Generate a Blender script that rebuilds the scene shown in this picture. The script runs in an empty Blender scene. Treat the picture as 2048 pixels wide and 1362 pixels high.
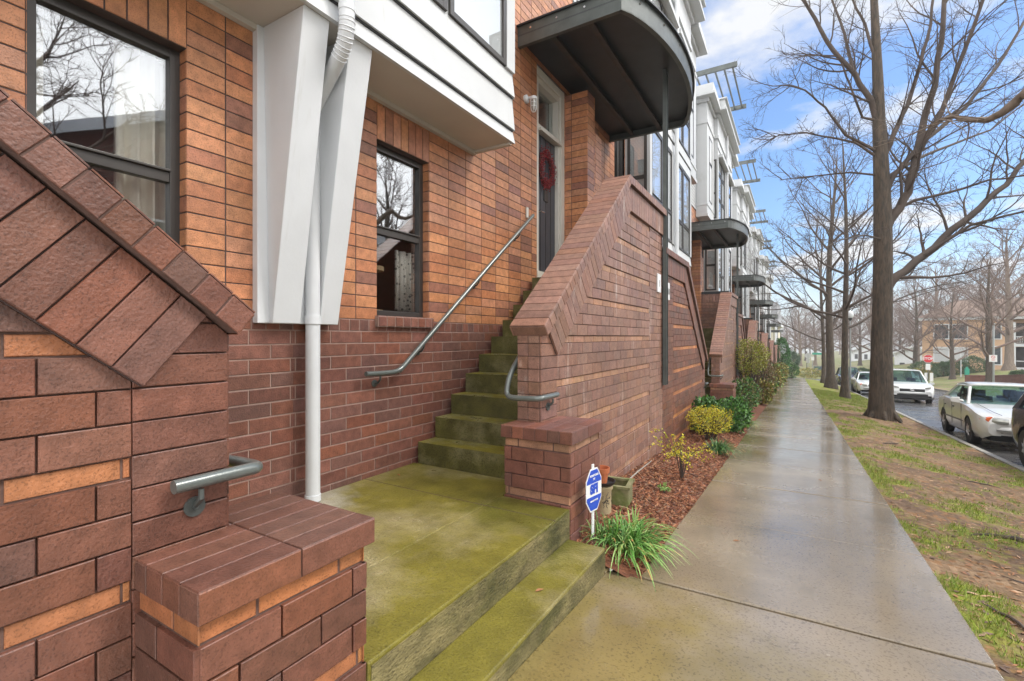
import bpy, bmesh, math, random
from mathutils import Vector, Matrix, noise
R = math.radians
sc = bpy.context.scene
col = sc.collection
# ------------------------------------------------------------- camera
ZC = 1.41
YAW = math.atan(568 / 950)
cam = bpy.data.cameras.new('camera')
cam.lens = 950 / 2048 * 36
cam.sensor_width = 36
cam.shift_y = -8 / 2048
cam.clip_start = 0.05
cam.clip_end = 3000
cam_o = bpy.data.objects.new('camera', cam)
cam_o.location = (0, 0, ZC)
cam_o.rotation_euler = (R(90), 0, YAW)
col.objects.link(cam_o)
sc.camera = cam_o
# ------------------------------------------------------------- light
SUN_EL, SUN_AZ = R(52), R(62)      # azimuth measured from +Y towards +X
w = bpy.data.worlds.new('World')
sc.world = w
w.use_nodes = True
nt = w.node_tree
for n in list(nt.nodes): nt.nodes.remove(n)
out = nt.nodes.new('ShaderNodeOutputWorld')
bg = nt.nodes.new('ShaderNodeBackground')
sky = nt.nodes.new('ShaderNodeTexSky')
sky.sky_type = 'NISHITA'
sky.sun_disc = False
sky.sun_elevation = SUN_EL
sky.sun_rotation = SUN_AZ
sky.air_density = 1.0
sky.dust_density = 1.2
tc = nt.nodes.new('ShaderNodeTexCoord')
sep = nt.nodes.new('ShaderNodeSeparateXYZ')
nt.links.new(tc.outputs['Generated'], sep.inputs[0])
# clouds on a plane above: direction / (z + k)
addz = nt.nodes.new('ShaderNodeMath'); addz.operation = 'ADD'; addz.inputs[1].default_value = 0.12
nt.links.new(sep.outputs[2], addz.inputs[0])
mx = nt.nodes.new('ShaderNodeMath'); mx.operation = 'MAXIMUM'; mx.inputs[1].default_value = 0.05
nt.links.new(addz.outputs[0], mx.inputs[0])
div = nt.nodes.new('ShaderNodeVectorMath'); div.operation = 'DIVIDE'
cmb = nt.nodes.new('ShaderNodeCombineXYZ')
for i in range(3): nt.links.new(mx.outputs[0], cmb.inputs[i])
nt.links.new(tc.outputs['Generated'], div.inputs[0]); nt.links.new(cmb.outputs[0], div.inputs[1])
nz = nt.nodes.new('ShaderNodeTexNoise'); nz.inputs['Scale'].default_value = 1.5
nz.inputs['Detail'].default_value = 7; nz.inputs['Roughness'].default_value = 0.55
mp = nt.nodes.new('ShaderNodeMapping'); mp.inputs['Location'].default_value = (3.3, 1.1, 0.0)
nt.links.new(div.outputs[0], mp.inputs[0]); nt.links.new(mp.outputs[0], nz.inputs['Vector'])
cr = nt.nodes.new('ShaderNodeValToRGB')
cr.color_ramp.elements[0].position = 0.53; cr.color_ramp.elements[0].color = (0, 0, 0, 1)
cr.color_ramp.elements[1].position = 0.64; cr.color_ramp.elements[1].color = (1, 1, 1, 1)
nt.links.new(nz.outputs[0], cr.inputs[0])
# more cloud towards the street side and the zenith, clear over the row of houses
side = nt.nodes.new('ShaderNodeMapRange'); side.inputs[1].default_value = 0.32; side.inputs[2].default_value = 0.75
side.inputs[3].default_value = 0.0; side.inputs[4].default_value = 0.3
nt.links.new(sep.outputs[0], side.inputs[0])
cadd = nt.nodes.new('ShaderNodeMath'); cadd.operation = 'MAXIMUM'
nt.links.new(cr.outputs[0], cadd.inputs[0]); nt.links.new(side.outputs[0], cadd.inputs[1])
hz = nt.nodes.new('ShaderNodeMapRange'); hz.inputs[1].default_value = 0.0; hz.inputs[2].default_value = 0.17
hz.inputs[3].default_value = 0.65; hz.inputs[4].default_value = 0.0
nt.links.new(sep.outputs[2], hz.inputs[0])
cmax = nt.nodes.new('ShaderNodeMath'); cmax.operation = 'MAXIMUM'
nt.links.new(cadd.outputs[0], cmax.inputs[0]); nt.links.new(hz.outputs[0], cmax.inputs[1])
# brighter cloud added out of view, street side and behind, to fill the shade
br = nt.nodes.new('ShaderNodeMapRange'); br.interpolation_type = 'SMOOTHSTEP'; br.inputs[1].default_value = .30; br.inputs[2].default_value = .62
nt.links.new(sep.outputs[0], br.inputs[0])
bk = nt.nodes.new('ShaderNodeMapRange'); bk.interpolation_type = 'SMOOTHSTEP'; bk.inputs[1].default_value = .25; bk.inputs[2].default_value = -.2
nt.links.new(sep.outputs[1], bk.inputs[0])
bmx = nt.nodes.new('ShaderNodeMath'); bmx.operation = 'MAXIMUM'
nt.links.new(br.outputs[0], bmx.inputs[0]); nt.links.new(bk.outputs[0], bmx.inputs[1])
mix = nt.nodes.new('ShaderNodeMixRGB')
SKYK = 0.12
sk2 = nt.nodes.new('ShaderNodeMixRGB'); sk2.blend_type = 'MULTIPLY'; sk2.inputs[0].default_value = 1
sk2.inputs[2].default_value = (.66, .88, 1.12, 1)
nt.links.new(sky.outputs[0], sk2.inputs[1])
nt.links.new(sk2.outputs[0], mix.inputs[1])
mix.inputs[2].default_value = (5.2, 5.3, 5.5, 1)
nt.links.new(cmax.outputs[0], mix.inputs[0])
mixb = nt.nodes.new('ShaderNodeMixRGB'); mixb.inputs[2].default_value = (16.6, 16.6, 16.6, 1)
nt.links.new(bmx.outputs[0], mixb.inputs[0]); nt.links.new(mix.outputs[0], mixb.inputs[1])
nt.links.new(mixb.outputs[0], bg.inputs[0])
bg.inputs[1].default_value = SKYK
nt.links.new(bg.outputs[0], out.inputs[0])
sun = bpy.data.lights.new('sun', 'SUN'); sun.energy = 2.2; sun.angle = R(20); sun.color = (1, 0.96, 0.9)
sun_o = bpy.data.objects.new('sun', sun)
d = Vector((math.sin(SUN_AZ) * math.cos(SUN_EL), math.cos(SUN_AZ) * math.cos(SUN_EL), math.sin(SUN_EL)))
sun_o.rotation_euler = (-d).to_track_quat('-Z', 'Y').to_euler()
col.objects.link(sun_o)
sc.view_settings.view_transform = 'Standard'
sc.view_settings.look = 'None'
sc.view_settings.exposure = 0.6
sc.view_settings.gamma = 1

# ------------------------------------------------------------- materials
def mat(name, base=(.5, .5, .5), rough=.6, metal=0, noise_amt=0, noise_scale=8, bump=0, bump_scale=40, spec=.5,
        attr=None, speck=0, speck_scale=180, coat=0, col2=None, mixscale=3, mixlo=.4, mixhi=.6, rough2=None, emit=None, mapscale=None, stains=(), drip=None, big=0, coat_rough=.03):
    m = bpy.data.materials.new(name); m.use_nodes = True
    t = m.node_tree; b = t.nodes['Principled BSDF']; N = t.nodes.new; L = t.links.new
    b.inputs['Roughness'].default_value = rough; b.inputs['Metallic'].default_value = metal
    b.inputs['Specular IOR Level'].default_value = spec
    b.inputs['Coat Weight'].default_value = coat; b.inputs['Coat Roughness'].default_value = coat_rough
    b.inputs['Base Color'].default_value = (*base, 1)
    co = N('ShaderNodeTexCoord'); vec = co.outputs['Object']
    if mapscale:
        mpn = N('ShaderNodeMapping'); mpn.inputs['Scale'].default_value = mapscale
        L(vec, mpn.inputs[0]); vec = mpn.outputs[0]
    cur = None
    if attr:
        a = N('ShaderNodeAttribute'); a.attribute_name = attr; cur = a.outputs['Color']
    if cur is None:
        rgb = N('ShaderNodeRGB'); rgb.outputs[0].default_value = (*base, 1); cur = rgb.outputs[0]
    if col2:
        n = N('ShaderNodeTexNoise'); n.inputs['Scale'].default_value = mixscale; n.inputs['Detail'].default_value = 6
        n.inputs['Roughness'].default_value = .62
        L(vec, n.inputs['Vector'])
        r = N('ShaderNodeMapRange'); r.inputs[1].default_value = mixlo; r.inputs[2].default_value = mixhi
        L(n.outputs[0], r.inputs[0])
        x = N('ShaderNodeMixRGB'); L(r.outputs[0], x.inputs[0]); L(cur, x.inputs[1]); x.inputs[2].default_value = (*col2, 1)
        cur = x.outputs[0]
        if rough2 is not None:
            rr = N('ShaderNodeMapRange'); rr.inputs[3].default_value = rough; rr.inputs[4].default_value = rough2
            L(r.outputs[0], rr.inputs[0]); L(rr.outputs[0], b.inputs['Roughness'])
    for (sc_, sx, sy, sr, ns) in stains:
        sb = N('ShaderNodeVectorMath'); sb.operation = 'DISTANCE'; mz_ = N('ShaderNodeMapping'); mz_.inputs['Scale'].default_value = (1, 1, 0)
        L(co.outputs['Object'], mz_.inputs[0]); L(mz_.outputs[0], sb.inputs[0]); sb.inputs[1].default_value = (sx, sy, 0)
        dr = N('ShaderNodeMapRange'); dr.inputs[1].default_value = 0; dr.inputs[2].default_value = sr; dr.inputs[3].default_value = 1; dr.inputs[4].default_value = 0
        L(sb.outputs['Value'], dr.inputs[0])
        n = N('ShaderNodeTexNoise'); n.inputs['Scale'].default_value = ns; n.inputs['Detail'].default_value = 6; n.inputs['Roughness'].default_value = .65; L(vec, n.inputs['Vector'])
        ad = N('ShaderNodeMath'); ad.operation = 'ADD'; L(dr.outputs[0], ad.inputs[0]); L(n.outputs[0], ad.inputs[1])
        r = N('ShaderNodeMapRange'); r.inputs[1].default_value = .72; r.inputs[2].default_value = 1.12; r.inputs[4].default_value = .92; L(ad.outputs[0], r.inputs[0])
        x = N('ShaderNodeMixRGB'); L(r.outputs[0], x.inputs[0]); L(cur, x.inputs[1]); x.inputs[2].default_value = (*sc_, 1); cur = x.outputs[0]
    if drip:
        mz_ = N('ShaderNodeMapping'); mz_.inputs['Scale'].default_value = (1, 5.5, .55); L(co.outputs['Object'], mz_.inputs[0])
        n = N('ShaderNodeTexNoise'); n.inputs['Scale'].default_value = 1.6; n.inputs['Detail'].default_value = 7; n.inputs['Roughness'].default_value = .7; L(mz_.outputs[0], n.inputs['Vector'])
        r = N('ShaderNodeMapRange'); r.inputs[1].default_value = drip[1]; r.inputs[2].default_value = drip[1] + .12; r.inputs[4].default_value = drip[2]; L(n.outputs[0], r.inputs[0])
        x = N('ShaderNodeMixRGB'); L(r.outputs[0], x.inputs[0]); L(cur, x.inputs[1]); x.inputs[2].default_value = (*drip[0], 1); cur = x.outputs[0]
    if big:
        n = N('ShaderNodeTexNoise'); n.inputs['Scale'].default_value = 1.3; n.inputs['Detail'].default_value = 4; L(co.outputs['Object'], n.inputs['Vector'])
        r = N('ShaderNodeMapRange'); r.inputs[1].default_value = .3; r.inputs[2].default_value = .7; r.inputs[3].default_value = 1 - big; r.inputs[4].default_value = 1 + big; L(n.outputs[0], r.inputs[0])
        x = N('ShaderNodeVectorMath'); x.operation = 'SCALE'; L(cur, x.inputs[0]); L(r.outputs[0], x.inputs['Scale']); cur = x.outputs[0]
    if noise_amt:
        n = N('ShaderNodeTexNoise'); n.inputs['Scale'].default_value = noise_scale; n.inputs['Detail'].default_value = 5
        L(vec, n.inputs['Vector'])
        r = N('ShaderNodeMapRange'); r.inputs[1].default_value = .25; r.inputs[2].default_value = .75
        r.inputs[3].default_value = 1 - noise_amt; r.inputs[4].default_value = 1 + noise_amt
        L(n.outputs[0], r.inputs[0])
        x = N('ShaderNodeVectorMath'); x.operation = 'SCALE'; L(cur, x.inputs[0]); L(r.outputs[0], x.inputs['Scale']); cur = x.outputs[0]
    if speck:
        n = N('ShaderNodeTexNoise'); n.inputs['Scale'].default_value = speck_scale; n.inputs['Detail'].default_value = 2
        L(vec, n.inputs['Vector'])
        r = N('ShaderNodeMapRange'); r.inputs[1].default_value = .36; r.inputs[2].default_value = .44
        r.inputs[3].default_value = 1 - speck; r.inputs[4].default_value = 1
        L(n.outputs[0], r.inputs[0])
        x = N('ShaderNodeVectorMath'); x.operation = 'SCALE'; L(cur, x.inputs[0]); L(r.outputs[0], x.inputs['Scale']); cur = x.outputs[0]
    L(cur, b.inputs['Base Color'])
    if bump:
        n = N('ShaderNodeTexNoise'); n.inputs['Scale'].default_value = bump_scale; n.inputs['Detail'].default_value = 4
        L(vec, n.inputs['Vector'])
        bn = N('ShaderNodeBump'); bn.inputs['Strength'].default_value = 1; bn.inputs['Distance'].default_value = bump
        L(n.outputs[0], bn.inputs['Height']); L(bn.outputs[0], b.inputs['Normal'])
    if emit:
        b.inputs['Emission Color'].default_value = (*emit[0], 1); b.inputs['Emission Strength'].default_value = emit[1]
    return m

def glass_mat(name, tint=(.8, .85, .85), base=.10, k=1.6):
    m = bpy.data.materials.new(name); m.use_nodes = True
    t = m.node_tree; t.nodes.remove(t.nodes['Principled BSDF']); N = t.nodes.new; L = t.links.new
    g = N('ShaderNodeBsdfGlossy'); g.inputs['Roughness'].default_value = .015; g.inputs[0].default_value = (.95, .97, 1, 1)
    tr = N('ShaderNodeBsdfTransparent'); tr.inputs[0].default_value = (*tint, 1)
    ge = N('ShaderNodeNewGeometry'); dt = N('ShaderNodeVectorMath'); dt.operation = 'DOT_PRODUCT'; L(ge.outputs['Incoming'], dt.inputs[0]); L(ge.outputs['Normal'], dt.inputs[1])
    ab = N('ShaderNodeMath'); ab.operation = 'ABSOLUTE'; L(dt.outputs['Value'], ab.inputs[0])
    om = N('ShaderNodeMath'); om.operation = 'SUBTRACT'; om.inputs[0].default_value = 1; L(ab.outputs[0], om.inputs[1]); om.use_clamp = True
    pw = N('ShaderNodeMath'); pw.operation = 'POWER'; pw.inputs[1].default_value = 4; L(om.outputs[0], pw.inputs[0])
    f = N('ShaderNodeMath'); f.operation = 'MULTIPLY_ADD'; f.inputs[1].default_value = .6; f.inputs[2].default_value = .04; L(pw.outputs[0], f.inputs[0])
    ma = N('ShaderNodeMath'); ma.operation = 'MULTIPLY_ADD'; ma.inputs[1].default_value = k; ma.inputs[2].default_value = base
    ma.use_clamp = True
    nn = N('ShaderNodeTexNoise'); nn.inputs['Scale'].default_value = 1.3
    bn = N('ShaderNodeBump'); bn.inputs['Strength'].default_value = .5; bn.inputs['Distance'].default_value = .004
    co = N('ShaderNodeTexCoord'); L(co.outputs['Object'], nn.inputs['Vector']); L(nn.outputs[0], bn.inputs['Height'])
    L(bn.outputs[0], g.inputs['Normal'])
    x = N('ShaderNodeMixShader'); L(f.outputs[0], ma.inputs[0]); L(ma.outputs[0], x.inputs[0]); L(tr.outputs[0], x.inputs[1]); L(g.outputs[0], x.inputs[2])
    L(x.outputs[0], t.nodes['Material Output'].inputs[0])
    return m

M = {}
M['brick'] = mat('brick', attr='Col', rough=.46, noise_amt=.26, noise_scale=17, speck=.34, speck_scale=170, bump=.003, bump_scale=95, spec=.5, big=.18)
M['brick_street'] = mat('weathered_brick', attr='Col', rough=.46, noise_amt=.24, noise_scale=17, speck=.45, speck_scale=150, bump=.0035, bump_scale=95, spec=.5, big=.14, drip=((.58, .50, .45), .585, .8))
M['mortar'] = mat('mortar', (.115, .066, .052), .85, noise_amt=.3, noise_scale=20, bump=.002, bump_scale=120)
M['mortar_light'] = mat('mortar_light', (.29, .195, .16), .85, noise_amt=.2, noise_scale=12, bump=.002, bump_scale=120)
M['mortar_dark'] = mat('mortar_dark', (.075, .05, .045), .85, noise_amt=.2, noise_scale=12)
M['white'] = mat('white_paint', (.64, .655, .67), .5, drip=((.46, .45, .41), .61, .5), noise_amt=.05, noise_scale=3, bump=.0008, bump_scale=30)
M['siding'] = mat('siding_paint', (.53, .54, .545), .55, drip=((.40, .39, .35), .60, .5), noise_amt=.05, noise_scale=2.5, bump=.0003, bump_scale=20)
M['soffit'] = mat('soffit_paint', (.52, .48, .42), .6, noise_amt=.05, noise_scale=3)
M['trim'] = mat('cream_trim', (.60, .57, .51), .5, noise_amt=.04)
M['bronze'] = mat('bronze_frame', (.062, .056, .052), .38, metal=.3, noise_amt=.12, noise_scale=5)
M['steel'] = mat('dark_steel', (.085, .095, .09), .42, metal=.3, noise_amt=.25, noise_scale=6, bump=.0008, bump_scale=30)
M['steel_deck'] = mat('steel_deck', (.020, .024, .028), .45, metal=.0, noise_amt=.3, noise_scale=4, col2=(.030, .028, .027), mixscale=2.5, mixlo=.6, mixhi=.72)
M['rail'] = mat('rail_paint', (.125, .14, .13), .28, metal=.2, noise_amt=.15, noise_scale=10, bump=.0006, bump_scale=60, coat=.3)
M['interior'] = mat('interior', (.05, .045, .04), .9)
M['curtain'] = mat('curtain', (.80, .76, .66), .9, noise_amt=.08, noise_scale=10)
M['door'] = mat('door_paint', (.05, .055, .066), .35, noise_amt=.08, noise_scale=4)
M['glass'] = glass_mat('glass', (.92, .95, .95), .05, 1.3)
M['glass_bright'] = glass_mat('window_glass', (.96, .97, .97), .13, 1.5)
M['conc'] = mat('wet_concrete', (.27, .215, .145), .30, noise_amt=.24, noise_scale=3.2, speck=.35, speck_scale=75, bump=.0016, bump_scale=45,
                col2=(.19, .145, .09), mixscale=.8, mixlo=.40, mixhi=.66, rough2=.09, big=.1, spec=.6, coat=.5, coat_rough=.11, stains=[((.20, .15, .045), -1.0, 1.7, 2.0, 3.0), ((.13, .10, .04), -.7, 9.9, .9, 3)])
M['moss'] = mat('mossy_concrete', (.168, .142, .020), .45, noise_amt=.25, noise_scale=7, speck=.4, speck_scale=130, bump=.005, bump_scale=60, big=.14,
                col2=(.28, .235, .115), mixscale=1.15, mixlo=.48, mixhi=.66, rough2=.25, stains=[((.10, .095, .012), -1.6, .75, .7, 5.0), ((.36, .33, .25), -3.1, -.1, .75, 5.0)])
M['riser'] = mat('concrete_riser', (.20, .165, .07), .7, noise_amt=.4, noise_scale=7, speck=.45, speck_scale=60, bump=.008, bump_scale=40,
                 col2=(.075, .07, .02), mixscale=2.2, mixlo=.42, mixhi=.62, mapscale=(1, 1, 2.2))
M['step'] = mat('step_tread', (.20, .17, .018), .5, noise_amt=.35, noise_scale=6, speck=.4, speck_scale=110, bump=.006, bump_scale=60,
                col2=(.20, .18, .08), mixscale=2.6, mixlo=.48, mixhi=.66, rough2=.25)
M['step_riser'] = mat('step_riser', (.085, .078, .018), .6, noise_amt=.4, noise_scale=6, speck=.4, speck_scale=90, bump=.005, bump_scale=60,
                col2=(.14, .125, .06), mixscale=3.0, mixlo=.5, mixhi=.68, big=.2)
M['asphalt'] = mat('asphalt', (.068, .068, .072), .30, noise_amt=.3, noise_scale=1.5, speck=.3, speck_scale=60, bump=.003, bump_scale=90,
                   col2=(.10, .095, .09), mixscale=.6, mixlo=.45, mixhi=.6, rough2=.14)
M['kerb'] = mat('kerb', (.27, .25, .215), .6, noise_amt=.2, noise_scale=4, bump=.002, bump_scale=60)
M['mulch'] = mat('mulch', (.14, .048, .020), .9, noise_amt=.4, noise_scale=25, bump=.02, bump_scale=35)
M['bark'] = mat('bark', (.085, .062, .043), .85, noise_amt=.35, noise_scale=2, bump=.035, bump_scale=5, mapscale=(5, 5, .9), col2=(.045, .036, .028), mixscale=4.5, mixlo=.44, mixhi=.60)
M['bark2'] = mat('bark_pale', (.17, .13, .10), .85, noise_amt=.35, noise_scale=3, bump=.01, bump_scale=9, mapscale=(4, 4, .8))
M['twig'] = mat('twig', (.075, .055, .044), .85, noise_amt=.35, noise_scale=2)
M['twig2'] = mat('twig_pale', (.15, .105, .085), .85)
M['tyre'] = mat('tyre', (.02, .02, .02), .7)
M['rim'] = mat('wheel_rim', (.5, .5, .5), .3, metal=.8)
M['black'] = mat('black_plastic', (.02, .02, .022), .45)
M['lamp_amber'] = mat('amber_lens', (.75, .16, .05), .2)
M['lamp_clear'] = mat('clear_lens', (.42, .42, .38), .12, metal=.3)
M['chrome'] = mat('chrome', (.6, .6, .6), .15, metal=1)
M['car_glass'] = glass_mat('car_glass', (.50, .66, .62), .02, .8)

# ------------------------------------------------------------- mesh builder
class MB:
    def __init__(s):
        s.v = []; s.f = []; s.m = []; s.c = []; s.mat = 0; s.col = (1, 1, 1); s.map = None
        s.flip = False
    def add(s, vs, fs, col=None, mat=None):
        o = len(s.v)
        if s.map: vs = [s.map(*p) for p in vs]
        s.v += [tuple(p) for p in vs]
        for f in fs:
            f = [o + i for i in f]
            if s.flip: f.reverse()
            s.f.append(f); s.m.append(s.mat if mat is None else mat); s.c.append(col or s.col)
    def box(s, x0, x1, y0, y1, z0, z1, **k):
        if x0 > x1: x0, x1 = x1, x0
        if y0 > y1: y0, y1 = y1, y0
        if z0 > z1: z0, z1 = z1, z0
        vs = [(x, y, z) for z in (z0, z1) for y in (y0, y1) for x in (x0, x1)]
        s.add(vs, [(0, 2, 3, 1), (4, 5, 7, 6), (0, 1, 5, 4), (2, 6, 7, 3), (0, 4, 6, 2), (1, 3, 7, 5)], **k)
    def prism(s, poly, O, U, V, Nn, t0, t1, **k):
        """polygon (u,v) ccw seen from +N, extruded from t0 to t1 along N"""
        O, U, V, Nn = map(Vector, (O, U, V, Nn)); n = len(poly)
        a = [O + U * p[0] + V * p[1] + Nn * t1 for p in poly]; b = [O + U * p[0] + V * p[1] + Nn * t0 for p in poly]
        fs = [tuple(range(n)), tuple(range(2 * n - 1, n - 1, -1))]
        for i in range(n):
            j = (i + 1) % n
            fs.append((i, n + i, n + j, j))
        s.add([tuple(p) for p in a + b], fs, **k)
    def tube(s, pts, rad, sides=8, cap=True, **k):
        pts = [Vector(p) for p in pts]; n = len(pts)
        if not isinstance(rad, (list, tuple)): rad = [rad] * n
        vs = []; fs = []
        up = None
        for i, p in enumerate(pts):
            t = (pts[min(i + 1, n - 1)] - pts[max(i - 1, 0)])
            if t.length < 1e-9: t = Vector((0, 0, 1))
            t.normalize()
            if up is None: up = t.orthogonal().normalized()
            else:
                up = up - t * up.dot(t)
                if up.length < 1e-6: up = t.orthogonal()
                up.normalize()
            w_ = t.cross(up)
            for j in range(sides):
                a = 2 * math.pi * j / sides
                vs.append(p + (up * math.cos(a) + w_ * math.sin(a)) * rad[i])
        for i in range(n - 1):
            for j in range(sides):
                k2 = (j + 1) % sides
                fs.append((i * sides + j, i * sides + k2, (i + 1) * sides + k2, (i + 1) * sides + j))
        if cap:
            fs.append(tuple(range(sides - 1, -1, -1))); fs.append(tuple((n - 1) * sides + j for j in range(sides)))
        s.add([tuple(p) for p in vs], fs, **k)
    def lathe(s, prof, c=(0, 0, 0), axis='z', sides=20, **k):
        vs = []; fs = []; n = len(prof)
        for r, h in prof:
            for j in range(sides):
                a = 2 * math.pi * j / sides; x, y = r * math.cos(a), r * math.sin(a)
                if axis == 'z': p = (c[0] + x, c[1] + y, c[2] + h)
                elif axis == 'x': p = (c[0] + h, c[1] + x, c[2] + y)
                else: p = (c[0] + y, c[1] + h, c[2] + x)
                vs.append(p)
        for i in range(n - 1):
            for j in range(sides):
                q = (j + 1) % sides
                fs.append((i * sides + j, i * sides + q, (i + 1) * sides + q, (i + 1) * sides + j))
        fs.append(tuple(range(sides - 1, -1, -1))); fs.append(tuple((n - 1) * sides + j for j in range(sides)))
        s.add(vs, fs, **k)
    def build(s, name, mats, parent=None, smooth=False, bevel=0, origin=None):
        me = bpy.data.meshes.new(name)
        vs = s.v
        if origin is not None: vs = [(x - origin[0], y - origin[1], z - origin[2]) for x, y, z in vs]
        me.from_pydata(vs, [], s.f)
        if not isinstance(mats, (list, tuple)): mats = [mats]
        for m in mats: me.materials.append(m)
        me.polygons.foreach_set('material_index', s.m)
        ca = me.color_attributes.new('Col', 'FLOAT_COLOR', 'CORNER')
        buf = []
        for f, c in zip(s.f, s.c): buf += [c[0], c[1], c[2], 1.0] * len(f)
        ca.data.foreach_set('color', buf)
        if smooth:
            me.polygons.foreach_set('use_smooth', [True] * len(me.polygons))
            if smooth != 'all': me.set_sharp_from_angle(angle=R(40))
        me.update()
        o = bpy.data.objects.new(name, me); col.objects.link(o)
        if origin is not None and parent is None: o.location = origin
        if parent is not None: o.parent = parent
        if bevel:
            b = o.modifiers.new('bevel', 'BEVEL'); b.width = bevel; b.segments = 2; b.limit_method = 'ANGLE'; b.angle_limit = R(40)
        return o

def tag(o, label=None, cat=None, group=None, kind=None):
    if label: o['label'] = label
    if cat: o['category'] = cat
    if group: o['group'] = group
    if kind: o['kind'] = kind
    return o
def thing(name, label, cat, loc=(0, 0, 0), rz=0, group=None):
    o = bpy.data.objects.new(name, None); o.empty_display_size = .2; col.objects.link(o)
    o.location = loc; o.rotation_euler = (0, 0, rz)
    return tag(o, label, cat, group)
def copy_tree(o, parent=None):
    c = o.copy(); col.objects.link(c)
    if parent is not None: c.parent = parent
    for ch in list(o.children): copy_tree(ch, c)
    return c
def text_mesh(s, size, name, mt, parent, M4, extrude=.0008, bold=0):
    cu = bpy.data.curves.new(name, 'FONT'); cu.body = s; cu.size = size; cu.extrude = extrude; cu.offset = bold
    cu.align_x = 'CENTER'; cu.align_y = 'CENTER'
    tmp = bpy.data.objects.new('tmp', cu); col.objects.link(tmp)
    dg = bpy.context.evaluated_depsgraph_get(); dg.update()
    me = bpy.data.meshes.new_from_object(tmp.evaluated_get(dg)); me.name = name
    bpy.data.objects.remove(tmp); bpy.data.curves.remove(cu)
    me.transform(M4); me.materials.clear(); me.materials.append(mt)
    o = bpy.data.objects.new(name, me); col.objects.link(o); o.parent = parent
    return o

# ------------------------------------------------------------- bricks
def clip(poly, reg):
    """Sutherland-Hodgman, reg convex ccw"""
    outp = poly
    for i in range(len(reg)):
        a, b = reg[i], reg[(i + 1) % len(reg)]
        ex, ey = b[0] - a[0], b[1] - a[1]
        inp, outp = outp, []
        if not inp: return []
        f = lambda p: ex * (p[1] - a[1]) - ey * (p[0] - a[0])
        for j in range(len(inp)):
            p, q = inp[j - 1], inp[j]
            fp, fq = f(p), f(q)
            if fq >= -1e-9:
                if fp < -1e-9: t = fp / (fp - fq); outp.append((p[0] + t * (q[0] - p[0]), p[1] + t * (q[1] - p[1])))
                outp.append(q)
            elif fp >= -1e-9: t = fp / (fp - fq); outp.append((p[0] + t * (q[0] - p[0]), p[1] + t * (q[1] - p[1])))
    r = []
    for p in outp:
        if not r or abs(p[0] - r[-1][0]) + abs(p[1] - r[-1][1]) > 1e-4: r.append(p)
    if len(r) > 1 and abs(r[0][0] - r[-1][0]) + abs(r[0][1] - r[-1][1]) < 1e-4: r.pop()
    return r
def area(p): return .5 * sum(p[i - 1][0] * p[i][1] - p[i][0] * p[i - 1][1] for i in range(len(p)))
def inset(p, dd):
    n = len(p); out_ = []
    for i in range(n):
        a, b, c = Vector(p[i - 1]), Vector(p[i]), Vector(p[(i + 1) % n])
        e1 = (b - a); e2 = (c - b)
        if e1.length < 1e-6 or e2.length < 1e-6: return None
        e1.normalize(); e2.normalize()
        n1 = Vector((-e1.y, e1.x)); n2 = Vector((-e2.y, e2.x))
        den = 1 + n1.dot(n2)
        if den < .2: den = .2
        out_.append(tuple(b + (n1 + n2) * (dd / den)))
    return out_ if area(out_) > 0 and area(out_) < area(p) else None
def brick(mb, poly, O, U, V, Nn, depth, colr, ch=.0022):
    if len(poly) < 3 or area(poly) < .00012: return
    depth += rb.uniform(-.0014, .0014) if depth > .006 else 0
    q = inset(poly, ch)
    if q: q = [(a_ + rb.uniform(-.0011, .0011), b_ + rb.uniform(-.0011, .0011)) for a_, b_ in q]
    n = len(poly)
    P = lambda p, t: tuple(O + U * p[0] + V * p[1] + Nn * t)
    if q is None:
        vs = [P(p, 0) for p in poly] + [P(p, depth) for p in poly]
        fs = [(i, (i + 1) % n, n + (i + 1) % n, n + i) for i in range(n)] + [tuple(range(n, 2 * n))]
    else:
        vs = [P(p, 0) for p in poly] + [P(p, depth - ch) for p in poly] + [P(p, depth) for p in q]
        fs = []
        for a in (0, n):
            fs += [(a + i, a + (i + 1) % n, a + n + (i + 1) % n, a + n + i) for i in range(n)]
        fs.append(tuple(range(2 * n, 3 * n)))
    mb.add(vs, fs, col=colr, mat=0)
def cut(rects, h):
    o = []
    for r in rects:
        u0, u1, w0, w1 = r
        if u1 <= h[0] or u0 >= h[1] or w1 <= h[2] or w0 >= h[3]: o.append(r); continue
        if u0 < h[0]: o.append((u0, h[0], w0, w1))
        if u1 > h[1]: o.append((h[1], u1, w0, w1))
        a, b = max(u0, h[0]), min(u1, h[1])
        if w0 < h[2]: o.append((a, b, w0, h[2]))
        if w1 > h[3]: o.append((a, b, h[3], w1))
    return o
rb = random.Random(7)
def jit(c, a=.12):
    k = 1 + rb.uniform(-a, a); return (c[0] * k * (1 + rb.uniform(-.04, .04)), c[1] * k, c[2] * k * (1 + rb.uniform(-.05, .05)))
BROWN = [(.195, .080, .058), (.175, .071, .053), (.215, .090, .065), (.165, .078, .062), (.205, .078, .050)]
ORANGE = [(.47, .20, .092), (.43, .178, .08), (.51, .225, .105), (.40, .16, .075), (.46, .21, .115), (.35, .145, .08), (.27, .118, .078)]
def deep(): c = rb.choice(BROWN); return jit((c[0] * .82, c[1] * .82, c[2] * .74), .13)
def brown(): return jit(rb.choice(BROWN), .13)
def orange(): return jit(rb.choice(ORANGE[:7] if rb.random() < .55 else ORANGE[:5]), .10)
def gold(): return jit(rb.choice([(.45, .19, .075), (.40, .155, .062), (.36, .14, .06)]), .12)
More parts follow.
